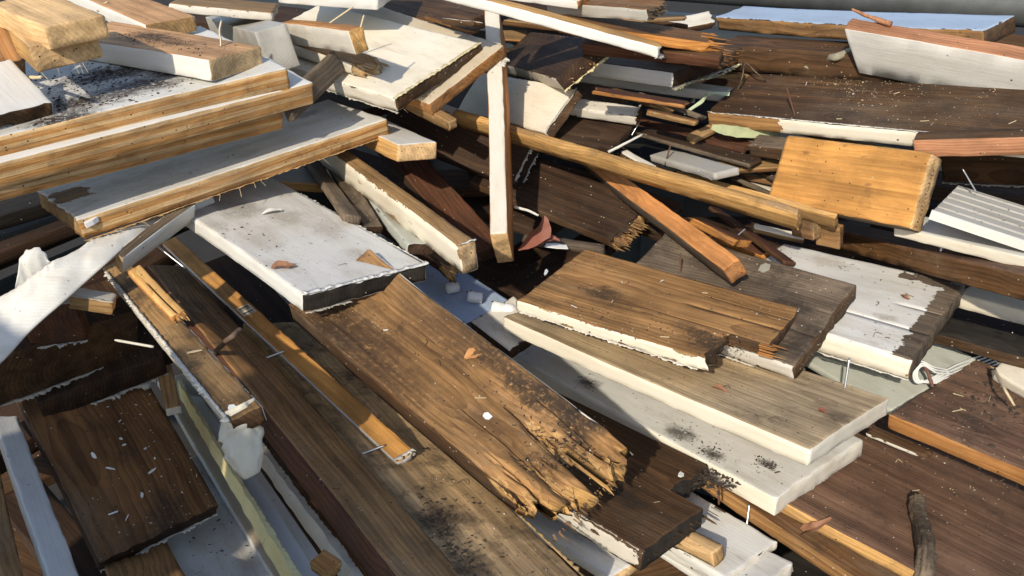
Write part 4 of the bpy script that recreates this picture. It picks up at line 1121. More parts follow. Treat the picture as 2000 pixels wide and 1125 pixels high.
# filler lump on the window stile
b = BO['D3']
rng = random.Random(4)
V, F = [], []
ns, nr = 40, 36
p0, _, _ = edge_pt('D3', 'top_end', .5)
lump_dir = (b['Mi'].to_3x3() @ Vector((.10, -.62, -.78))).normalized()
side_dir = Vector((0, 1, 0))
up_dir = lump_dir.cross(side_dir).normalized()
st0 = p0 + Vector((.020, 0, .001))
for a in range(ns + 1):
    t = a / ns
    for j in range(nr):
        an = 2 * math.pi * j / nr
        c3 = np.array([math.cos(an), math.sin(an)])
        rad = .0210 * (math.sin(math.pi * min(1, .14 + t * .80)) ** .45) * (1.05 - .28 * t)
        q = vnoise(np.array([[t * 3.2, c3[0] * 1.4 + 3, c3[1] * 1.4], [t * 8, c3[0] * 3.5, c3[1] * 3.5 + 9], [t * 20, c3[0] * 9, c3[1] * 9 + 2]]), 8)
        rad *= 1 + .20 * q[0] + .15 * q[1] + .05 * q[2]
        rad *= 1 - .16 * max(0, 1 - abs(t - .36 - .05 * q[0]) / .06)
        V.append(st0 + lump_dir * (t * .072) + side_dir * (c3[0] * rad * .98 - .010 * t * t) + up_dir * (c3[1] * rad * .66))
for a in range(ns):
    for j in range(nr):
        F.append((a * nr + j, a * nr + (j + 1) % nr, (a + 1) * nr + (j + 1) % nr, (a + 1) * nr + j))
F.append(tuple(range(nr))[::-1]); F.append(tuple(range(ns * nr, ns * nr + nr)))
link('filler_lump', V, F, filler_mat, b['o'])

# bar sticker on the orange lath: paper with printed bars
b = BO['D6']
bar_m = NT('printed_bar_label')
tcb = bar_m.n('ShaderNodeTexCoord').outputs['Object']
sxyz = bar_m.n('ShaderNodeSeparateXYZ')
bar_m.l(tcb, sxyz.inputs[0])
wn2 = bar_m.n('ShaderNodeTexWhiteNoise', noise_dimensions='1D')
bar_m.l(bar_m.math('FLOOR', bar_m.math('MULTIPLY', sxyz.outputs[0], 900.0)), wn2.inputs['W'])
inside = bar_m.math('LESS_THAN', bar_m.math('ABSOLUTE', sxyz.outputs[1]), .0075)
bar_m.l(bar_m.mix(bar_m.math('MULTIPLY', bar_m.math('GREATER_THAN', wn2.outputs['Value'], .5), inside), (.62, .55, .42), (.10, .08, .06)), bar_m.bsdf.inputs['Base Color'])
bar_m.bsdf.inputs['Roughness'].default_value = .7
p, n_, t_ = hit('D6', 473, 611)
V, F = box_mesh(.030, .019, .0004)
V = [(x - .015, y - .0095, z) for x, y, z in V]
st = link('bar_sticker', V, F, bar_m.m, b['o'], smooth=False)
st.location = (p.x, b['W'] / 2, .0010)

# stamped letters, hardly legible, on the end of the tan square block
b = BO['G5']
ink = plain('faded_stamp_ink', (.13, .085, .045), .8)
rng = random.Random(11)
bm = bmesh.new()
xe = yv('G5', 0)
for k in range(15):
    yy = .018 + k * .0052
    for s in range(3):
        w = rng.uniform(.0006, .0022)
        h = rng.uniform(.0006, .0034)
        o_ = Vector((-.0003, yy + rng.uniform(0, .002), -b['T'] * .5 - .004 + rng.uniform(0, .006)))
        bm_box(bm, o_, Vector((-.0003, 0, 0)), Vector((0, w, 0)), Vector((0, 0, h)))
bm_obj('ink_stamp', bm, ink, b['o'])

# ------------------------------------------------------------------ yellowed window trim (channel with two flanges)
def profile_piece(i, name, label, cat, parts):
    (loc, q, (L, W, T), flip) = POSE[i]
    root = bpy.data.objects.new(name, None)
    COL.objects.link(root)
    root.location = loc
    root.rotation_mode = 'QUATERNION'
    root.rotation_quaternion = q
    tag(root, label, cat)
    M = Matrix.LocRotScale(Vector(loc), Quaternion(q), None)
    BO[i] = dict(o=root, L=L, W=W, T=T, flip=flip, M=M, Mi=M.inverted(), cup=0, bow=0, seed=1)
    for (pn, mat, v0, v1, z0, z1, rag) in parts:
        n = 240
        V, F = [], []
        for k in range(n + 1):
            x = L * k / n
            r = vnoise(np.array([[k * .13, v0 * 9, 1], [k * .10, v1 * 9, 5], [k * .73, 2, 8]]), 5)
            a, c = yv(i, v0) , yv(i, v1)
            sgn = 1 if c > a else -1
            a += sgn * rag * r[0]
            c += sgn * rag * (r[1] + .5 * r[2])
            V += [(x, a, z0), (x, c, z0), (x, c, z1 + rag * .6 * r[2]), (x, a, z1 + rag * .6 * r[0])]
        for k in range(n):
            for j in range(4):
                F.append((k * 4 + j, k * 4 + (j + 1) % 4, (k + 1) * 4 + (j + 1) % 4, (k + 1) * 4 + j))
        F.append((3, 2, 1, 0)); F.append((n * 4, n * 4 + 1, n * 4 + 2, n * 4 + 3))
        link(pn, V, F, mat, root, smooth=False)
    return root
yellow_fl = paint('lemon', 'pale', .06, .45, .4, .4)
cream_fl = paint('cream', 'pale', .05, .25, .3, .2)
blue_w = paint('white', 'gray', .01, .2, .1, .05)
T4 = POSE['D4'][2][2]
profile_piece('D4', 'window_trim', 'long white window trim with a torn yellow flange and cream flange, lower left', 'trim',
              [('channel', blue_w, .06, .62, -T4, -T4 + .005, 0), ('flange', yellow_fl, -.01, .085, -T4, .001, .0011),
               ('bead', paint('dirty', 'gray', .02, .3, .1, .05), .50, .66, -T4, -T4 + .009, 0), ('flange', cream_fl, .86, 1.0, -T4 * 1.1, -.001, .0012)])

# grooved white panel at the right edge
(loc, q, (L, W, T), flip) = POSE['G7']
T = .0105
M = Matrix.LocRotScale(Vector(loc), Quaternion(q), None)
root = bpy.data.objects.new('grooved_panel', None)
COL.objects.link(root)
root.location = loc; root.rotation_mode = 'QUATERNION'; root.rotation_quaternion = q
tag(root, 'white vinyl panel with long grooves at the right edge, beside the tan square block', 'panel')
BO['G7'] = dict(o=root, L=L, W=W, T=T, flip=flip, M=M, Mi=M.inverted(), cup=0, bow=0, seed=2)
vin_shaded = paint('greyp', 'gray', .0, .8, .0, .1)  # grimy white vinyl, greyed: the overhang's shade is put into its colour
bm = bmesh.new()
vs0, vs1 = [], []
prof = [(0, -T), (0, 0)]
for k in range(5):
    y0 = W * (.17 + .185 * k)
    prof += [(y0 - .0042, 0), (y0 - .0030, -.0042), (y0 + .0012, -.0042), (y0 + .0024, 0)]
prof += [(W, 0), (W, -T)]
ring = lambda x: [bm.verts.new((x, (W - y) if flip else y, z)) for y, z in prof]
rings = [ring(L * k / 8) for k in range(9)]
for a, c in zip(rings[:-1], rings[1:]):
    for j in range(len(prof)):
        bm.faces.new((a[j], a[(j + 1) % len(prof)], c[(j + 1) % len(prof)], c[j]))
bm.faces.new(rings[0]); bm.faces.new(rings[-1])
bm_obj('vinyl_skin', bm, vin_shaded, root)
bm = bmesh.new()
bm_box(bm, Vector((-.001, W if flip else -.0025, -T)), Vector((L, 0, 0)), Vector((0, .0025, 0)), Vector((0, 0, T + .0015)))
bm_obj('rim', bm, paint('white', 'gray', .0, .15, .0, .05), root)

# curled white vinyl strip at the left border
pts_hi = [(-60, 612, 1.03), (0, 590, 1.05), (45, 562, 1.06), (84, 535, 1.068), (120, 512, 1.08), (160, 490, 1.10), (230, 450, 1.15), (330, 405, 1.22), (420, 365, 1.27)]
pts_lo = [(-70, 760, 1.00), (0, 709, 1.015), (50, 655, 1.03), (85, 622, 1.04), (120, 592, 1.05), (160, 556, 1.07), (205, 516, 1.09), (262, 468, 1.14), (340, 428, 1.21), (420, 395, 1.26)]
def resample(P, n):
    s = [0]
    for a, c in zip(P[:-1], P[1:]):
        s.append(s[-1] + (c - a).length)
    return [Vector([float(np.interp(s[-1] * k / (n - 1), s, [p[q] for p in P])) for q in range(3)]) for k in range(n)]
hi = resample(catmull([at_depth(*p) for p in pts_hi], 10), 110)
lo = resample(catmull([at_depth(*p) for p in pts_lo], 10), 110)
V, F = [], []
m = 18
for k, (a, c) in enumerate(zip(hi, lo)):
    ax = (c - a)
    nrm = Vector((-.15, -.75, .65)).normalized()
    for layer in (0, 1):
        for j in range(m + 1):
            t = j / m
            e = math.sin(math.pi * t) * .011 + .010 * max(0, .25 - t) / .25
            w = .0022 * float(vnoise(np.array([[k * .30, t * 3, 1]]), 3)[0]) * (1 - t)
            tear = .0022 * float(vnoise(np.array([[k * 1.7, 3, 1]]), 5)[0]) * max(0, 1 - t * 5)
            w += tear
            V.append(a + ax * t + nrm * (e + w - layer * .0022))
n = len(hi)
row = 2 * (m + 1)
for k in range(n - 1):
    for j in range(m):
        i0 = k * row + j
        F.append((i0, i0 + 1, i0 + row + 1, i0 + row))
        i1 = k * row + (m + 1) + j
        F.append((i1, i1 + row, i1 + row + 1, i1 + 1))
    for j in (0, m):
        i0 = k * row + j
        f = (i0, i0 + row, i0 + row + m + 1, i0 + m + 1)
        F.append(f if j == 0 else f[::-1])
for k in (0, n - 1):
    for j in range(m):
        i0 = k * row + j
        f = (i0, i0 + m + 1, i0 + m + 2, i0 + 1)
        F.append(f if k == 0 else f[::-1])
vinyl = paint('white', 'pale', .0, .35, .0, .12)
vs_ = tag(link('vinyl_strip', V, F, vinyl, None), 'curled white vinyl strip with a torn upper rim at the left edge', 'vinyl strip')
fl_hi = resample([at_depth(*p) for p in ((40, 540, 1.056), (43, 505, 1.056), (58, 490, 1.057), (78, 483, 1.060), (93, 494, 1.066), (97, 512, 1.071))], 24)
fl_lo = resample([at_depth(*p) for p in ((30, 572, 1.055), (52, 560, 1.060), (70, 548, 1.064), (86, 537, 1.067), (104, 524, 1.073), (118, 514, 1.078))], 24)
V, F = [], []
for k in range(24):
    for lay in (0, 1):
        for j in range(7):
            t = j / 6
            jag = .0030 * float(vnoise(np.array([[k * .8, 2, 7]]), 9)[0]) + .0018 * float(vnoise(np.array([[k * 2.3, 5, 1]]), 9)[0])
            p = fl_lo[k].lerp(fl_hi[k], t * (1 + jag * 25 * t))
            V.append(p + Vector((-.1, -.8, .5)) * (.006 * math.sin(t * 2.4) + .002 * float(vnoise(np.array([[k * .4, t * 3, 2]]), 4)[0]) - lay * .0012))
for k in range(23):
    for j in range(6):
        a0_ = k * 14 + j
        F.append((a0_, a0_ + 14, a0_ + 15, a0_ + 1))
        F.append((a0_ + 7, a0_ + 8, a0_ + 22, a0_ + 21))
    F.append((k * 14 + 6, k * 14 + 20, k * 14 + 27, k * 14 + 13))
link('torn_flap', V, F, vinyl, vs_)

# ------------------------------------------------------------------ loose small things
def loose(name, V, F, mat, label, cat, group=None, smooth=True, at=None):
    c = at if at is not None else sum((Vector(v) for v in V), Vector()) / len(V)
    o = link(name, [Vector(v) - c for v in V], F, mat, None, smooth)
    o.location = c
    return tag(o, label, cat, group)

def on(i, px, py, up=.001):
    p, n, t = hit(i, px, py)
    return BO[i]['M'] @ (p + n * up)

def twig(name, pts, r, mat, label, knots=(), group=None, seed=1, seg=9, taper=.6):
    P = catmull(pts, 7)
    n = len(P)
    rr = [r * (1 - (1 - taper) * k / n) for k in range(n)]
    V, F = tube(P, rr, seg, True, .28, seed)
    return loose(name, V, F, mat, label, 'twig' if r < .01 else 'branch', group)

bark = wood('gray', .8, relief=.0022)
lichen_bark = plain('bark_with_pale_lichen', (.26, .24, .17), .9, 0, .6, 120, .0016)
lichen = plain('yellow_green_lichen', (.52, .50, .25), .9, 0, .35, 140, .001)
def blobs(parent, pts, rmin, rmax, n, mat, name, seed):
    """crusty lobes along a twig, one part"""
    rng = random.Random(seed)
    V, F = [], []
    for k in range(n):
        t = rng.random()
        q = t * (len(pts) - 1)
        a = int(q)
        p = pts[a].lerp(pts[min(a + 1, len(pts) - 1)], q - a) + Vector((rng.gauss(0, 1), rng.gauss(0, 1), rng.gauss(0, 1))) * rmin * .7
        r = rng.uniform(rmin, rmax)
        b0 = len(V)
        for (x, y, z) in ((1, 0, 0), (-1, 0, 0), (0, 1, 0), (0, -1, 0), (0, 0, .7), (0, 0, -.7)):
            V.append(p + Vector((x, y, z)) * r * rng.uniform(.6, 1.2) - parent.location)
        for f in ((0, 2, 4), (2, 1, 4), (1, 3, 4), (3, 0, 4), (2, 0, 5), (1, 2, 5), (3, 1, 5), (0, 3, 5)):
            F.append(tuple(b0 + q_ for q_ in f))
    return link(name, V, F, mat, parent)
pl = [on('H1', 1575, 142, .006), on('H1', 1600, 126, .014), at_depth(1632, 112, 1.355), at_depth(1668, 97, 1.36)]
t1 = twig('lichen_twig', pl, .0052, lichen_bark, 'stubby twig crusted with yellow lichen, against the white board standing on its side', taper=1.15, seed=2)
blobs(t1, [Vector(p) for p in pl[:3]], .002, .0042, 26, lichen, 'lichen', 3)
pl = [BO['F8']['M'] @ Vector((-.004, yv('F8', s), -BO['F8']['T'] - .002 + .003 * math.sin(s * 7))) for s in np.linspace(.0, 1.05, 6)]
t2 = twig('lichen_twig', pl, .0022, lichen_bark, 'thin twig with yellow lichen along the end of the dark white-edged board', seed=5)
blobs(t2, [Vector(p) for p in pl], .0015, .0038, 40, lichen, 'lichen', 6)
twig('twig', [on('H1', 1441, 178, .002), at_depth(1450, 150, 1.40), at_depth(1456, 124, 1.42), at_depth(1475, 140, 1.40), on('H1', 1496, 162, .003)], .0013, bark, 'thin forked dead twig standing at the left end of the sawdust-dusted board', taper=.8)
bpts = catmull([on('J1', 1801, 1160, .009), on('J1', 1803, 1100, .010), on('J1', 1797, 1050, .010), on('J1', 1786, 1012, .010), on('J1', 1786, 990, .011)], 14)
V, F = tube(bpts, [.0098 - .0016 * k / len(bpts) for k in range(len(bpts))], 40, True)
for k in range(len(V)):
    c_k = bpts[k // 40]
    an = (k % 40) / 40 * 6.283
    r_ = vnoise(np.array([[math.cos(an) * 4.5, math.sin(an) * 4.5, (k // 40) * .10], [math.cos(an) * 2, math.sin(an) * 2 + 7, (k // 40) * .22], [math.cos(an) * 9, math.sin(an) * 9, (k // 40) * .5]]), 3)
    V[k] = c_k + (V[k] - c_k) * (1 + .20 * r_[0] + .14 * r_[1] + .10 * r_[2])
br = loose('branch', V, F, bark, 'thick dark piece of branch with a crumbly top end on the very wide purplish board', 'branch')
blobs(br, [bpts[-1], bpts[-3]], .0018, .0045, 46, plain('crumbly_rotten_wood', (.17, .10, .045), .95, 0, .5, 150, .001), 'rotten_tip', 5)
twig('twig', [on('D7', 424, 690, .006), at_depth(446, 664, 1.03), at_depth(470, 643, 1.04)], .0034, plain('brown_twig', (.13, .085, .055), .85, 0, .35, 60), 'short bare brown twig propped beside the brown window stile', taper=.9, seed=4)
grass = plain('dry_straw', (.46, .38, .22), .85, 0, .2, 60)
white_spl = plain('bleached_white_splinter', (.58, .56, .5), .8, 0, .2, 60)
twig('splinter', [at_depth(1188, 297, 1.37), at_depth(1220, 281, 1.37), at_depth(1254, 263, 1.38)], .0024, white_spl, 'white splinter pointing right in the gap under the broken white moulding', taper=.7)
twig('splinter', [at_depth(1004, 404, 1.33), at_depth(1030, 411, 1.32), at_depth(1052, 421, 1.315)], .0022, white_spl, 'thin white splinter just right of the foot of the upright post', taper=.8)
twig('splinter', [on('A3', -8, 140, .004), on('A3', 35, 146, .004), at_depth(80, 151, 1.0)], .0038, pale_splint, 'pale thick splinter sticking out at the left edge under the tan blocks', taper=.5)
twig('splinter', [on('J3', 1942, 724, .002), at_depth(1962, 760, 1.00), at_depth(1981, 792, .995)], .0020, pale_splint, 'pale splinter hanging over the broken cream moulding at the right border', taper=.7)
twig('twig', [at_depth(1800, 705, 1.09), at_depth(1812, 728, 1.08), at_depth(1822, 756, 1.075)], .0024, plain('rusty_brown_twig', (.13, .06, .04), .8), 'rusty brown stick hanging among the loops of white cable', taper=.8)
pg2 = [on('G2', 1740, 52, .004), on('G2', 1700, 40, .006), on('G2', 1664, 31, .012)]
twig('splinter', pg2, .0042, wood('pink', .1), 'reddish splinter lifting off the upper edge of the board standing on its side', taper=.4, seed=8)

# white cable loops behind the flaking board
cable = plain('off_white_cable', (.60, .60, .56), .45, 0, .15, 30)
rootc = bpy.data.objects.new('cable_bundle', None)
COL.objects.link(rootc)
tag(rootc, 'bundle of thin white cable in loops under the white flaking board at right', 'cable')
for k in range(6):
    j = k * 5
    path = [(1990 + j, 668 + k * 4, 1.20), (1930 + j, 690 + k * 5, 1.15), (1870 + k * 4, 712 + k * 5, 1.11), (1820 + k * 3, 738 + k * 2, 1.085), (1793 + k, 748 - k, 1.08), (1784 + k * 2, 732 - k * 2, 1.08), (1797 + k * 2, 706 + k * 2, 1.08), (1822 + k * 2, 716 + k * 3, 1.085), (1850 + k * 3, 722 + k * 2, 1.10)]
    path = path if k % 2 == 0 else path[:5]
    V, F = tube(catmull([at_depth(*p) for p in path], 8), .0013, 7)
    link('strand', V, F, cable, rootc)

# row of mouldy plastic plugs
mould = plain('black_mould', (.03, .028, .024), .95, 0, .5, 90, .001)
def plug(px, py, zz, L_, r, ang, label, solid):
    c = at_depth(px, py, zz)
    d = Vector((math.cos(ang), -math.sin(ang) * .8, -.12)).normalized()
    V, F = [], []
    if solid:
        P = [c - d * L_ * .5, c - d * L_ * .44, c - d * L_ * .05, c, c + d * L_ * .06, c + d * L_ * .32, c + d * L_ * .46, c + d * L_ * .54]
        V, F = tube(P, [r * .8, r, r, r * .86, r * 1.02, r * 1.05, r * .8, r * .3], 16, True, .08, 3)
    else:
        P = [c + d * L_ * s for s in (-.5, -.35, 0, .35, .5, .48, .3, -.1, -.4)]
        V, F = tube(P, [r * .86, r, r * 1.02, r, r * .92, r * .66, r * .6, r * .55, r * .5], 16, True, .12, 4)
    o = loose('plastic_plug', V, F, caulk_white, label, 'plug', 'white plastic plugs in a row')
    rng = random.Random(int(px))
    blobs(o, [c - d * L_ * .5 + Vector((0, .004, r * .7)), c + d * L_ * .4 + Vector((0, .004, r * .7))], .0012, .003, 14, mould, 'mould', int(px))
    return o
zc = hit('D11', 930, 590)[2]
fz = lambda px, py: (on('D11', px, py, .008) - CAM).dot(Vector((0, math.cos(PITCH), -math.sin(PITCH)))) - .012
plug(884, 562, fz(884, 562), .018, .0085, -.5, 'open mouldy ring-shaped plastic plug, leftmost of the row of plugs', False)
plug(928, 581, fz(928, 581), .022, .0085, .1, 'blackened plastic plug in the middle of the row of plugs', False)
plug(984, 604, fz(984, 604), .036, .0095, .2, 'clean white plastic plug with rounded end, rightmost of the row of plugs', True)

# leaves
def leaf(pts2, fold, mat, label, up=Vector((0, -.3, 1)), name='leaf', thick=.0006, cat='leaf', curl=.0):
    """pts2: midrib points and half widths in space"""
    V, F = [], []
    mid = catmull([p for p, w in pts2], 5)
    ws = np.interp(np.linspace(0, 1, len(mid)), np.linspace(0, 1, len(pts2)), [w for p, w in pts2])
    m = 6
    for lay in (0, 1):
        for k, p in enumerate(mid):
            t = (mid[min(k + 1, len(mid) - 1)] - mid[max(0, k - 1)]).normalized()
            s = t.cross(up).normalized()
            nn = s.cross(t).normalized()
            for j in range(-m, m + 1):
                q = j / m
                wv_ = 1 + .10 * float(vnoise(np.array([[k * .8, q * 2, 4]]), 6)[0])
                V.append(p + s * (q * ws[k] * wv_) + nn * (abs(q) * fold * ws[k] - curl * q * q * ws[k] + .0008 * float(vnoise(np.array([[k * .9, q * 4, 1]]), 7)[0]) - lay * thick))
    n = len(mid)
    row = 2 * m + 1
    for k in range(n - 1):
        for j in range(row - 1):
            a = k * row + j
            F.append((a, a + 1, a + row + 1, a + row))
            a += n * row
            F.append((a, a + row, a + row + 1, a + 1))
    return loose(name, V, F, mat, label, cat)
red_leaf = plain('dry_red_brown_leaf', (.20, .065, .038), .6, 0, .35, 30, .0006)
brn_leaf = plain('dry_brown_leaf', (.27, .13, .07), .7, 0, .35, 50, .0006)
or_leaf = plain('dry_orange_leaf', (.50, .24, .08), .7, 0, .3, 60, .0006)
grn_leaf = plain('mottled_pale_green_scrap', (.31, .33, .18), .8, 0, .55, 45, .0008)
zE = lambda px, py, i='E1', up=.004: on(i, px, py, up)
zr = (on('E1', 1040, 490) - CAM).dot(Vector((0, math.cos(PITCH), -math.sin(PITCH))))
leaf([(at_depth(1012, 488, zr - .004), .001), (at_depth(1030, 470, zr - .014), .010), (at_depth(1052, 446, zr - .024), .015), (at_depth(1060, 432, zr - .028), .008), (at_depth(1063, 421, zr - .028), .001)], .9, red_leaf, 'large folded dry red leaf standing beside the foot of the upright post', Vector((.6, -.5, .5)))
leaf([(at_depth(1033, 484, zr - .008), .001), (at_depth(1055, 473, zr - .010), .007), (at_depth(1075, 467, zr - .012), .007), (at_depth(1094, 470, zr - .012), .001)], .5, red_leaf, 'smaller dry red leaf lying at the base of the folded leaf')
leaf([(on('J1', 1556, 1043, .003), .001), (on('J1', 1578, 1033, .006), .007), (on('J1', 1600, 1024, .007), .005), (on('J1', 1621, 1019, .006), .001)], .7, brn_leaf, 'curled brown dry leaf across the raw yellow edge at lower right')
leaf([(on('D9', 908, 703, .003), .002), (on('D9', 922, 697, .004), .008), (on('D9', 936, 691, .003), .006), (on('D9', 944, 686, .002), .001)], .4, or_leaf, 'small orange leaf scrap on the thick rotten plank')
leaf([(on('C1', 531, 527, .002), .002), (on('C1', 545, 524, .004), .006), (on('C1', 562, 524, .003), .005), (on('C1', 578, 522, .002), .001)], .5, brn_leaf, 'crumpled brown leaf scrap on the wide white board')
leaf([(on('C1', 512, 420, .001), .0015), (on('C1', 530, 418, .005), .004), (on('C1', 550, 415, .003), .002)], .6, white_spl, 'pale curled shaving at the back of the wide white board', name='shaving', cat='shaving')
leaf([(on('I1', 1596, 803, .001), .001), (on('I1', 1605, 806, .003), .0035), (on('I1', 1615, 811, .001), .001)], .5, red_leaf, 'tiny red-brown petal on the beige board')
leaf([(on('I1', 1391, 757, .001), .001), (on('I1', 1405, 762, .003), .004), (on('I1', 1420, 768, .001), .001)], .6, brn_leaf, 'small brown leaf crumb on the beige board by the notched brown end')
leaf([(on('E3', 1760, 577, .001), .001), (on('E3', 1768, 583, .003), .004), (on('E3', 1776, 586, .001), .001)], .5, brn_leaf, 'dark leaf crumb on the white flaking board')
leaf([(at_depth(1336, 222, 1.42), .003), (at_depth(1368, 200, 1.41), .004), (at_depth(1385, 184, 1.40), .004), (at_depth(1425, 183, 1.39), .005)], .1, plain('pale_green_tape', (.45, .52, .36), .6, 0, .2, 30), 'bent pale green strip in the dark gap left of the sawdust-dusted board', name='strip', cat='strip')

zg = (on('H1', 1450, 245) - CAM).dot(Vector((0, math.cos(PITCH), -math.sin(PITCH))))
leaf([(at_depth(1390, 248, zg + .004), .004), (at_depth(1412, 253, zg - .002), .008), (at_depth(1440, 258, zg - .004), .0085), (at_depth(1475, 260, zg - .005), .0075), (at_depth(1505, 261, zg - .006), .005), (at_depth(1524, 260, zg - .006), .001)], .15, grn_leaf, 'mouldy pale green scrap hanging under the left end of the sawdust-dusted board', Vector((0, -.8, .5)), name='scrap', cat='scrap')

# chips, flakes and straws big enough to single out
def chip(i, px, py, a, c, rot_, mat, label, name='paint_flake', cat='flake', group=None, th=.0009, seed=1):
    rng = random.Random(seed * 77 + int(px))
    base = [(-.5, -.4), (.1, -.5), (.5, -.15), (.42, .4), (-.05, .5), (-.5, .2)]
    base = [(x + rng.uniform(-.13, .13), y + rng.uniform(-.13, .13)) for x, y in base]
    b = BO[i]
    p, n, t = hit(i, px, py)
    ca, sa = math.cos(rot_), math.sin(rot_)
    V = []
    for lay in (1, 0):
        for x, y in base:
            X, Y = x * a, y * c
            V.append(b['M'] @ (p + Vector((X * ca - Y * sa, X * sa + Y * ca, .0008 + lay * th + (.0018 * (x + .5) if lay else .0012 * (x + .5))))))
    k = len(base)
    F = [tuple(range(k)), tuple(range(k, 2 * k))[::-1]] + [(j, j + k, (j + 1) % k + k, (j + 1) % k) for j in range(k)]
    return loose(name, V, F, mat, label, cat, group, smooth=False)
flk = plain('white_paint_flake', (.72, .72, .68), .6, 0, .1, 50)
chip('E1', 1087, 483, .030, .018, .3, flk, 'large white paint flake beside the dry red leaves', seed=3)
chip('E1', 1066, 534, .004, .018, .4, flk, 'narrow white sliver on the broad brown board below the paint flake', seed=4)
chip('E2', 1493, 525, .012, .016, .2, plain('grey_chip', (.27, .25, .2), .8), 'greyish chip on the charcoal board beside the orange-brown stick', seed=5)
chip('I3', 1330, 930, .008, .010, .5, flk, 'white crescent flake on the dark ribbed board', seed=6)
chip('D9', 950, 815, .010, .008, .1, flk, 'white rounded crumb in the middle of the thick rotten plank', seed=7)
chip('D3', 455, 800, .010, .007, .5, flk, 'small white flake on the stile just above the filler lump', seed=8)
chip('B4', 180, 440, .016, .012, .2, plain('white_fluff', (.74, .74, .74), .9), 'ball of white fluff on the front corner of the lowest panel', 'fluff', 'fluff', th=.006, seed=9)
chip('D3', 378, 690, .016, .003, 1.2, pale_splint, 'pale wood chip on the brown window stile', 'wood_chip', 'chip', seed=10)
K1C = ((183, 891, .012, .006), (214, 916, .016, .004), (296, 922, .017, .004), (277, 968, .011, .005), (243, 870, .005, .005), (222, 1003, .014, .003), (248, 1012, .013, .002), (302, 896, .004, .003), (236, 858, .006, .004), (284, 877, .006, .003))
for k, (x, y, a, c) in enumerate(K1C):
    chip('K1', x, y, a * .75, c * .7, k * .9, flk, 'small white paint flake on the dark reddish board at lower left', group='white flakes on the dark reddish board', seed=20 + k)
rng = random.Random(12)
for i, n_, g_lab in (('J1', 9, 'the very wide purplish board'), ('E1', 6, 'the broad brown board'), ('H1', 7, 'the sawdust-dusted board'), ('D9', 5, 'the thick rotten plank'), ('I3', 4, 'the dark ribbed board'), ('J2', 6, 'the wide brown board at right')):
    b = BO[i]
    for k in range(n_):
        x, y = rng.uniform(.03, b['L'] * .8), rng.uniform(.1, .9) * b['W']
        mm = rng.choice((pale_splint, flk, grass))
        V, F = box_mesh(rng.uniform(.004, .013), rng.uniform(.0005, .0013), .0007, .12, rng)
        o = link('straw', V, F, mm, None, False)
        o.rotation_mode = 'QUATERNION'
        o.rotation_quaternion = b['M'].to_quaternion() @ Quaternion((0, 0, 1), rng.uniform(0, 6.28))
        o.location = b['M'] @ Vector((x, y, .0009))
        tag(o, 'pale straw or splinter lying on %s' % g_lab, 'straw', 'straws on %s' % g_lab)

rng = random.Random(31)
fib_m = plain('pale_dry_fibre', (.42, .35, .22), .85, 0, .2, 80)
fib_d = plain('dark_dry_fibre', (.06, .042, .03), .85, 0, .2, 80)
FIB = [('A12', 'bot_end', 12), ('B4', 'bot_side', 10), ('I1', None, 3), ('E1', None, 6), ('D9', None, 8), ('E3', None, 4), ('H1', None, 6), ('J1', None, 7), ('D8', None, 6), ('C1', None, 3), ('I2', None, 4), ('G5', None, 2), ('D7', None, 4), ('A2', 'bot_end', 5), ('E2', None, 4)]
for i, e, n_ in FIB:
    b = BO[i]
    V, F = [], []
    for k in range(n_):
        if e:
            p, a, d = edge_pt(i, e, rng.uniform(.05, .95))
            q = [p, p + a * .003 + d * .002, p + a * rng.uniform(.004, .010) + d * rng.uniform(.004, .014) + Vector((rng.uniform(-.006, .006), rng.uniform(-.006, .006), 0))]
        else:
            p = Vector((rng.uniform(.0, .7) * b['L'], rng.uniform(.08, .92) * b['W'], .0011))
            an = rng.uniform(0, 6.28)
            dd = Vector((math.cos(an), math.sin(an), 0)) * rng.uniform(.006, .016)
            q = [p, p + dd * .5 + Vector((-dd.y, dd.x, 0)) * rng.uniform(-.4, .4) + Vector((0, 0, rng.uniform(0, .003))), p + dd]
        v_, f_ = tube(catmull(q, 4), rng.uniform(.00022, .00045), 5)
        o_ = len(V)
        V += v_
        F += [tuple(o_ + z for z in f) for f in f_]
    fo = link('loose_fibres', V, F, rng.choice((fib_m, fib_d)) if not e else fib_m, b['o'])
    fo['kind'] = 'stuff'

# ------------------------------------------------------------------ dust, crumbs and soil nobody could count
def scatter(name, specs, mat, seed):
    rng = np.random.RandomState(seed)
    V, F = [], []
    for (i, n, cx, cy, sx, sy, smin, smax) in specs:
        b = BO[i]
        for k in range(n):
            if cx is None:
                x, y = rng.uniform(0, b['L']), rng.uniform(0, b['W'])
                if fbm(np.array([[x * 14, y * 22, len(i) + seed]]), seed, 2)[0] + rng.uniform(-.25, .25) < .0:
                    continue
            else:
                x, y = cx + rng.randn() * sx, cy + rng.randn() * sy
                if not (0 < x < b['L'] and 0 < y < b['W']):
                    continue
            s = smin * (smax / smin) ** (rng.rand() ** 2.2)
            el = rng.uniform(.5, 2.2)
            a = rng.uniform(0, 6.28)
            ca, sa = math.cos(a), math.sin(a)
            b0 = len(V)
            for (X, Y, Z) in ((-1, -.6, 0), (1, -.5, 0), (.7, .8, 0), (-.8, .6, 0), (rng.uniform(-.4, .4), rng.uniform(-.4, .4), rng.uniform(.5, 1.1))):
                X, Y = X * s * el, Y * s
                V.append(b['M'] @ Vector((x + X * ca - Y * sa, y + X * sa + Y * ca, Z * s - .0002)))
            F += [(b0, b0 + 1, b0 + 4), (b0 + 1, b0 + 2, b0 + 4), (b0 + 2, b0 + 3, b0 + 4), (b0 + 3, b0, b0 + 4)]
    o = link(name, V, F, mat, None, False)
    o['kind'] = 'stuff'
    tag(o, None)
    return o
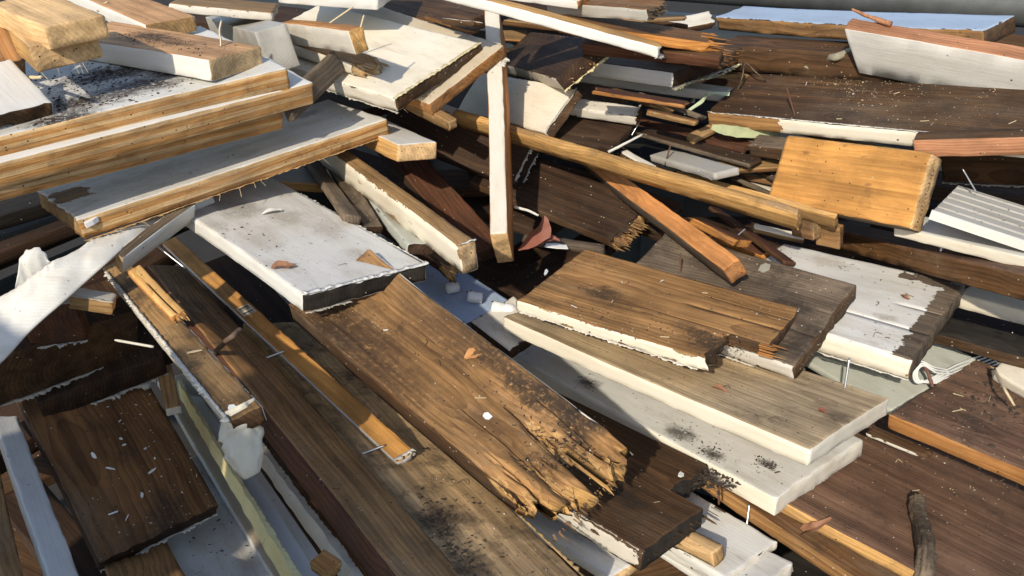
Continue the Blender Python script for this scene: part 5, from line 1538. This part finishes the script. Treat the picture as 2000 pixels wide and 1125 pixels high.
soil = plain('black_soil', (.042, .029, .021), .95, 0, .5, 200)
dust = plain('pale_sawdust', (.40, .31, .19), .95, 0, .35, 200)
wcr = plain('white_crumbs', (.62, .60, .55), .8, 0, .2, 200)
def c_(i, px, py):
    s = S(i, px, py, 1)
    return s[0], s[1]
def spot(i, px, py, n, sx, sy, smin, smax):
    x, y = c_(i, px, py)
    return (i, n, x, y, sx, sy, smin, smax)
scatter('soil_crumbs', [spot('B1', 190, 160, 700, .045, .04, .0005, .0022), spot('B1', 270, 140, 500, .05, .03, .0005, .0022), spot('B1', 140, 210, 500, .045, .03, .0005, .0028), spot('B1', 330, 160, 250, .06, .04, .0004, .0014),
    spot('A5', 300, 70, 260, .03, .02, .0004, .0016), spot('A5', 350, 85, 200, .05, .02, .0004, .0016), spot('A1', 120, 40, 60, .03, .02, .0004, .001),
    ('C1', 260, None, None, 0, 0, .0004, .0014), ('B4', 160, None, None, 0, 0, .0004, .0013), ('E3', 260, None, None, 0, 0, .0004, .0014), ('I1', 260, None, None, 0, 0, .0004, .0014),
    spot('I2', 1390, 885, 60, .012, .006, .0006, .0022), spot('I2', 1495, 905, 60, .01, .006, .0006, .002), spot('I2', 1150, 750, 140, .014, .008, .0008, .0034), spot('I2', 1340, 850, 160, .05, .016, .0004, .0014), ('I2', 140, None, None, 0, 0, .0004, .0012),
    ('K9', 260, None, None, 0, 0, .0005, .002), ('A12', 130, None, None, 0, 0, .0004, .001), ('F2', 40, None, None, 0, 0, .0004, .001),
    spot('D9', 1040, 765, 420, .03, .010, .0005, .0017), spot('D9', 1000, 735, 300, .02, .008, .0005, .0017), spot('D9', 1090, 880, 160, .02, .02, .0005, .0016), ('D9', 200, None, None, 0, 0, .0005, .0016),
    spot('E1', 1390, 670, 120, .02, .012, .0005, .0018), ('E1', 160, None, None, 0, 0, .0004, .0014), ('E2', 200, None, None, 0, 0, .0004, .0016), spot('E2', 1560, 620, 120, .015, .015, .0005, .002),
    ('D8', 260, None, None, 0, 0, .0005, .0018), spot('D8', 870, 1040, 200, .04, .012, .0006, .0022), ('D7', 160, None, None, 0, 0, .0004, .0014), ('D3', 60, None, None, 0, 0, .0004, .0012),
    spot('I3', 1395, 935, 300, .014, .014, .0008, .0034), ('I3', 120, None, None, 0, 0, .0004, .0016), ('J2', 200, None, None, 0, 0, .0005, .0018), spot('J2', 1960, 800, 200, .04, .03, .0008, .004), ('J1', 200, None, None, 0, 0, .0004, .0016),
    ('I5', 80, None, None, 0, 0, .0004, .0012), ('I4', 80, None, None, 0, 0, .0004, .0012), ('G7', 140, None, None, 0, 0, .0004, .0013)], soil, 3)
scatter('sawdust', [spot('H1', 1545, 165, 700, .05, .03, .0003, .0010), spot('H1', 1640, 170, 500, .06, .03, .0003, .0010), ('H1', 500, None, None, 0, 0, .0003, .0010), ('J1', 420, None, None, 0, 0, .0003, .0012), ('J2', 280, None, None, 0, 0, .0003, .0012),
    ('E1', 240, None, None, 0, 0, .0003, .0011), ('D9', 260, None, None, 0, 0, .0003, .0012), ('I3', 140, None, None, 0, 0, .0003, .0010), ('D7', 120, None, None, 0, 0, .0003, .0010), ('F4', 90, None, None, 0, 0, .0003, .001), ('E2', 120, None, None, 0, 0, .0003, .001), ('D8', 200, None, None, 0, 0, .0003, .001), ('F1', 60, None, None, 0, 0, .0003, .001)], dust, 5)
scatter('white_crumbs', [('K1', 160, None, None, 0, 0, .0004, .0014), ('J1', 160, None, None, 0, 0, .0004, .0014), ('J2', 80, None, None, 0, 0, .0004, .0013), ('D9', 60, None, None, 0, 0, .0004, .0014), ('E1', 60, None, None, 0, 0, .0004, .0012), ('G11', 160, None, None, 0, 0, .0004, .0012), ('H1', 60, None, None, 0, 0, .0004, .0013), ('D8', 70, None, None, 0, 0, .0004, .0012), ('F4', 30, None, None, 0, 0, .0004, .0012), ('F3', 20, None, None, 0, 0, .0004, .001)], wcr, 7)

# added unseen plank screen behind the viewer, shaped to shade the lower left
p1, p2 = on('D8', 829, 885, 0), on('D8', 1017, 1125, 0)
d = (p2 - p1).normalized()
n_dn = d.cross(SUN_DIR).normalized()
shade_screen = bpy.data.objects.new('added_shade_screen', None)
COL.objects.link(shade_screen)
tag(shade_screen, 'plank screen added out of view behind the viewer to shade the pile', 'shade screen')
tt = 1.5
for k in range(27):
    a = -.74 + k * .04
    off = .011 if a > -.36 else .10
    top = p1 + d * a + SUN_DIR * tt + n_dn * off
    bm = bmesh.new()
    bm_box(bm, Vector((top.x, top.y, floor_z)), Vector((d.x, d.y, 0)) * .0405, Vector((d.y, -d.x, 0)) * .02, Vector((0, 0, top.z - floor_z)))
    bm_obj('plank', bm, wood('gray', .4), shade_screen)
